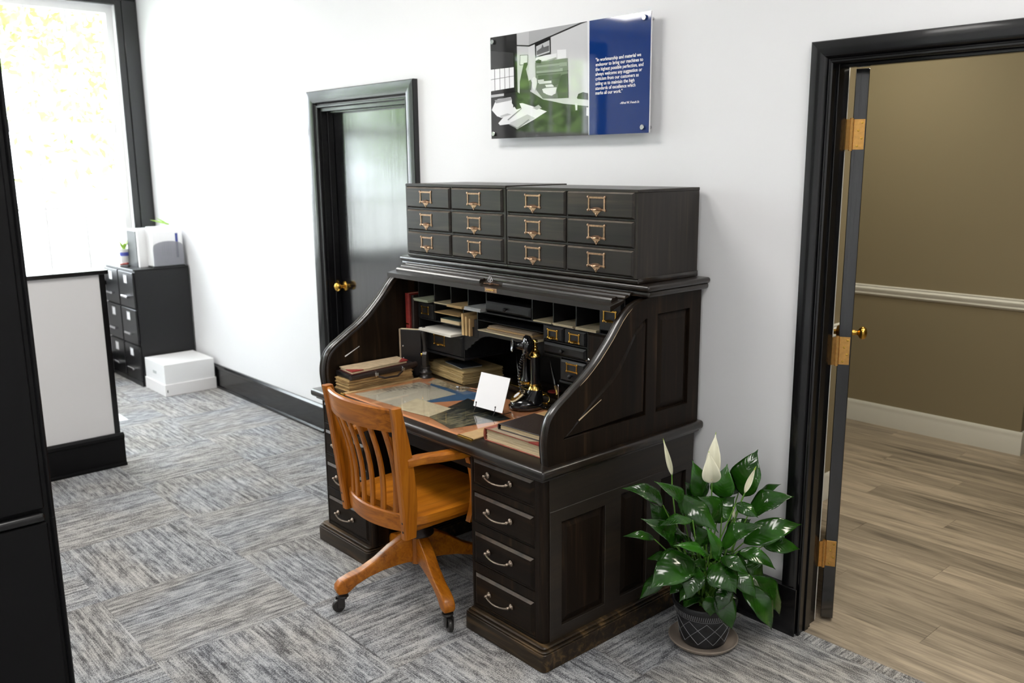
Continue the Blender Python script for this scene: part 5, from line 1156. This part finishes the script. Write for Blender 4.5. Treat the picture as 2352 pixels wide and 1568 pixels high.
LEAVES=[
(1.679,-0.433,0.537,1.598,-0.555,0.608,0.058),
(1.752,-0.411,0.506,1.711,-0.518,0.651,0.069),
(1.725,-0.411,0.582,1.865,-0.374,0.483,0.073),
(1.822,-0.452,0.531,1.769,-0.557,0.525,0.043),
(1.75,-0.443,0.407,1.695,-0.565,0.525,0.064),
(1.648,-0.438,0.4,1.588,-0.535,0.42,0.029),
(1.851,-0.39,0.395,1.822,-0.543,0.465,0.043),
(1.801,-0.416,0.375,1.772,-0.599,0.312,0.109),
(1.728,-0.468,0.304,1.695,-0.566,0.232,0.049),
(1.886,-0.38,0.38,1.877,-0.451,0.52,0.043),
(1.879,-0.358,0.415,1.977,-0.263,0.501,0.063),
(1.895,-0.25,0.41,2.023,-0.105,0.474,0.077),
(1.871,-0.187,0.493,1.987,-0.101,0.566,0.079),
(1.846,-0.093,0.532,1.919,0.049,0.587,0.033),
(1.834,-0.168,0.543,1.851,-0.119,0.706,0.098),
(1.736,-0.278,0.532,1.715,-0.317,0.679,0.067),
(1.773,-0.221,0.536,1.791,-0.216,0.662,0.072),
(1.818,-0.276,0.488,1.775,-0.355,0.573,0.078),
(1.919,-0.162,0.379,2.005,-0.035,0.367,0.055),
(1.905,-0.298,0.396,2.012,-0.238,0.35,0.048),
(1.895,-0.385,0.397,1.98,-0.35,0.358,0.044),
(1.874,-0.408,0.375,1.971,-0.405,0.304,0.102),
(1.829,-0.43,0.357,1.852,-0.509,0.274,0.07),
(1.881,-0.371,0.271,1.938,-0.367,0.144,0.063),
(1.916,-0.286,0.276,2,-0.221,0.115,0.076),
(1.909,-0.218,0.277,1.986,-0.147,0.133,0.085),
(1.854,-0.386,0.24,1.871,-0.398,0.175,0.048),
(1.697,-0.261,0.51,1.656,-0.278,0.577,0.049),
(1.787,-0.13,0.534,1.758,-0.133,0.563,0.052),
(1.874,-0.273,0.559,1.946,-0.252,0.524,0.044),
(1.662,-0.391,0.44,1.635,-0.452,0.539,0.058),
(1.765,-0.276,0.462,1.811,-0.194,0.54,0.079),
(1.731,-0.375,0.421,1.688,-0.453,0.437,0.057),
(1.8,-0.206,0.392,1.84,-0.131,0.444,0.059),
(1.821,-0.363,0.311,1.808,-0.438,0.361,0.046),
(1.859,-0.169,0.291,1.901,-0.123,0.241,0.058),
(1.673,-0.349,0.315,1.594,-0.408,0.294,0.037),
(1.748,-0.325,0.412,1.736,-0.368,0.504,0.053),
(1.846,-0.245,0.263,1.893,-0.221,0.308,0.052),
(1.824,-0.42,0.29,1.818,-0.502,0.247,0.048),
(1.908,-0.355,0.293,1.912,-0.411,0.215,0.053),
(1.767,-0.424,0.271,1.77,-0.496,0.252,0.046),
(1.904,-0.315,0.325,1.978,-0.292,0.251,0.056),
(1.801,-0.34,0.398,1.796,-0.392,0.482,0.057),
(1.77,-0.39,0.403,1.75,-0.473,0.469,0.054),
(1.875,-0.272,0.33,1.944,-0.225,0.369,0.051),
(1.739,-0.425,0.321,1.728,-0.498,0.305,0.049),
]
STALKS=[ [(1.74,-0.364,0.325),(1.699,-0.38,0.46),(1.674,-0.378,0.577),(1.672,-0.38,0.641)],[(1.834,-0.288,0.309),(1.865,-0.268,0.479),(1.881,-0.251,0.567),(1.888,-0.242,0.597)],[(1.785,-0.284,0.29),(1.776,-0.278,0.466),(1.78,-0.289,0.615)],[(1.837,-0.224,0.289),(1.837,-0.225,0.41),(1.835,-0.226,0.482)] ]
SP= [[(1.673, -0.379, 0.636), (1.65, -0.405, 0.769)], [(1.887, -0.244, 0.593), (1.91, -0.218, 0.688)], [(1.779, -0.29, 0.614), (1.767, -0.258, 0.787)], [(1.793, -0.305, 0.62), (1.788, -0.324, 0.738)], [(1.835, -0.226, 0.481), (1.834, -0.228, 0.52)]]

rng = random.Random(5)
for i, (bx, by, bz, tx, ty, tz, w) in enumerate(LEAVES):
    Bp, Tp = Vector((bx, min(by, -.075), bz)), Vector((tx, min(ty, -.07), tz)); v = (Vector(CAM)-Bp).normalized()
    up = (Vector((0, 0, 1))*.55+v*.62+Vector((rng.uniform(-.25, .25), rng.uniform(-.25, .25), 0))).normalized()
    lf = leaf2(pl, Bp, Tp+(Tp-Bp)*.06, w*1.20, 'leafl' if i in (6, 9, 15, 16) else 'leaf', up=up, n=14, sag=.15+rng.uniform(-.03, .06), fold=rng.uniform(-.35, .25), wav=.14, ph=rng.uniform(0, 6))
    # midrib and petiole
    d = Tp-Bp; root = pc+Vector((rng.uniform(-.035, .035), rng.uniform(-.035, .035), .150)); mid = root.lerp(Bp, .55)+Vector((0, 0, .03))
    mb = MB(); mb.tube([root, mid, Bp, Bp+d*.04], [.0032, .0027, .0022, .0016], 5); mb.build('stalk', M['stem'], pl, 60)
for i in range(34):
    a = rng.uniform(0, 2*PI); r = rng.uniform(.05, .12); Bp = pc+Vector((r*math.cos(a)*.5, r*math.sin(a)*.5, .19+rng.uniform(0, .2))); Tp = Bp+Vector((math.cos(a)*rng.uniform(.07, .12), math.sin(a)*rng.uniform(.07, .12), rng.uniform(-.05, .09)))
    leaf2(pl, Bp, Tp, rng.uniform(.045, .07), up=Vector((0, 0, 1)), n=10, sag=.12, fold=-.22, wav=.12)
for k, st_ in enumerate(STALKS):
    mb = MB(); mb.tube(st_, [.0028]*(len(st_)-1)+[.0022], 6); mb.build('flower_stalk', M['stem'], pl, 60)
for k, (Bp, Tp) in enumerate(SP):
    Bp, Tp = Vector(Bp), Vector(Tp); v = (Vector(CAM)-Bp).normalized(); w = (.018, .020, .052, .064, .010)[k]
    mb = MB(); leafmesh(mb, Bp, Tp, w, up=v, n=14, sag=(.05, -.04, .10, .16, 0)[k], fold=(1.6, 1.5, .55, .75, 1.4)[k]); f = mb.build('spathe', M['spathe'], pl, 0); f.data.shade_smooth(); md_ = f.modifiers.new('thick', 'SOLIDIFY'); md_.thickness = .0008
    mb = MB(); d = (Tp-Bp); mb.tube([Tp-d*.10, Tp+d*.03], [.0030, .0006], 6); mb.build('tip', M['limetip'], f, 60)
    if k in (2, 3):
        mb = MB(); mb.tube([Bp+d*.10+v*.006, Bp+d*.55+v*.012], [.0045, .0035], 8); mb.build('spadix', M['cream'], f, 60)
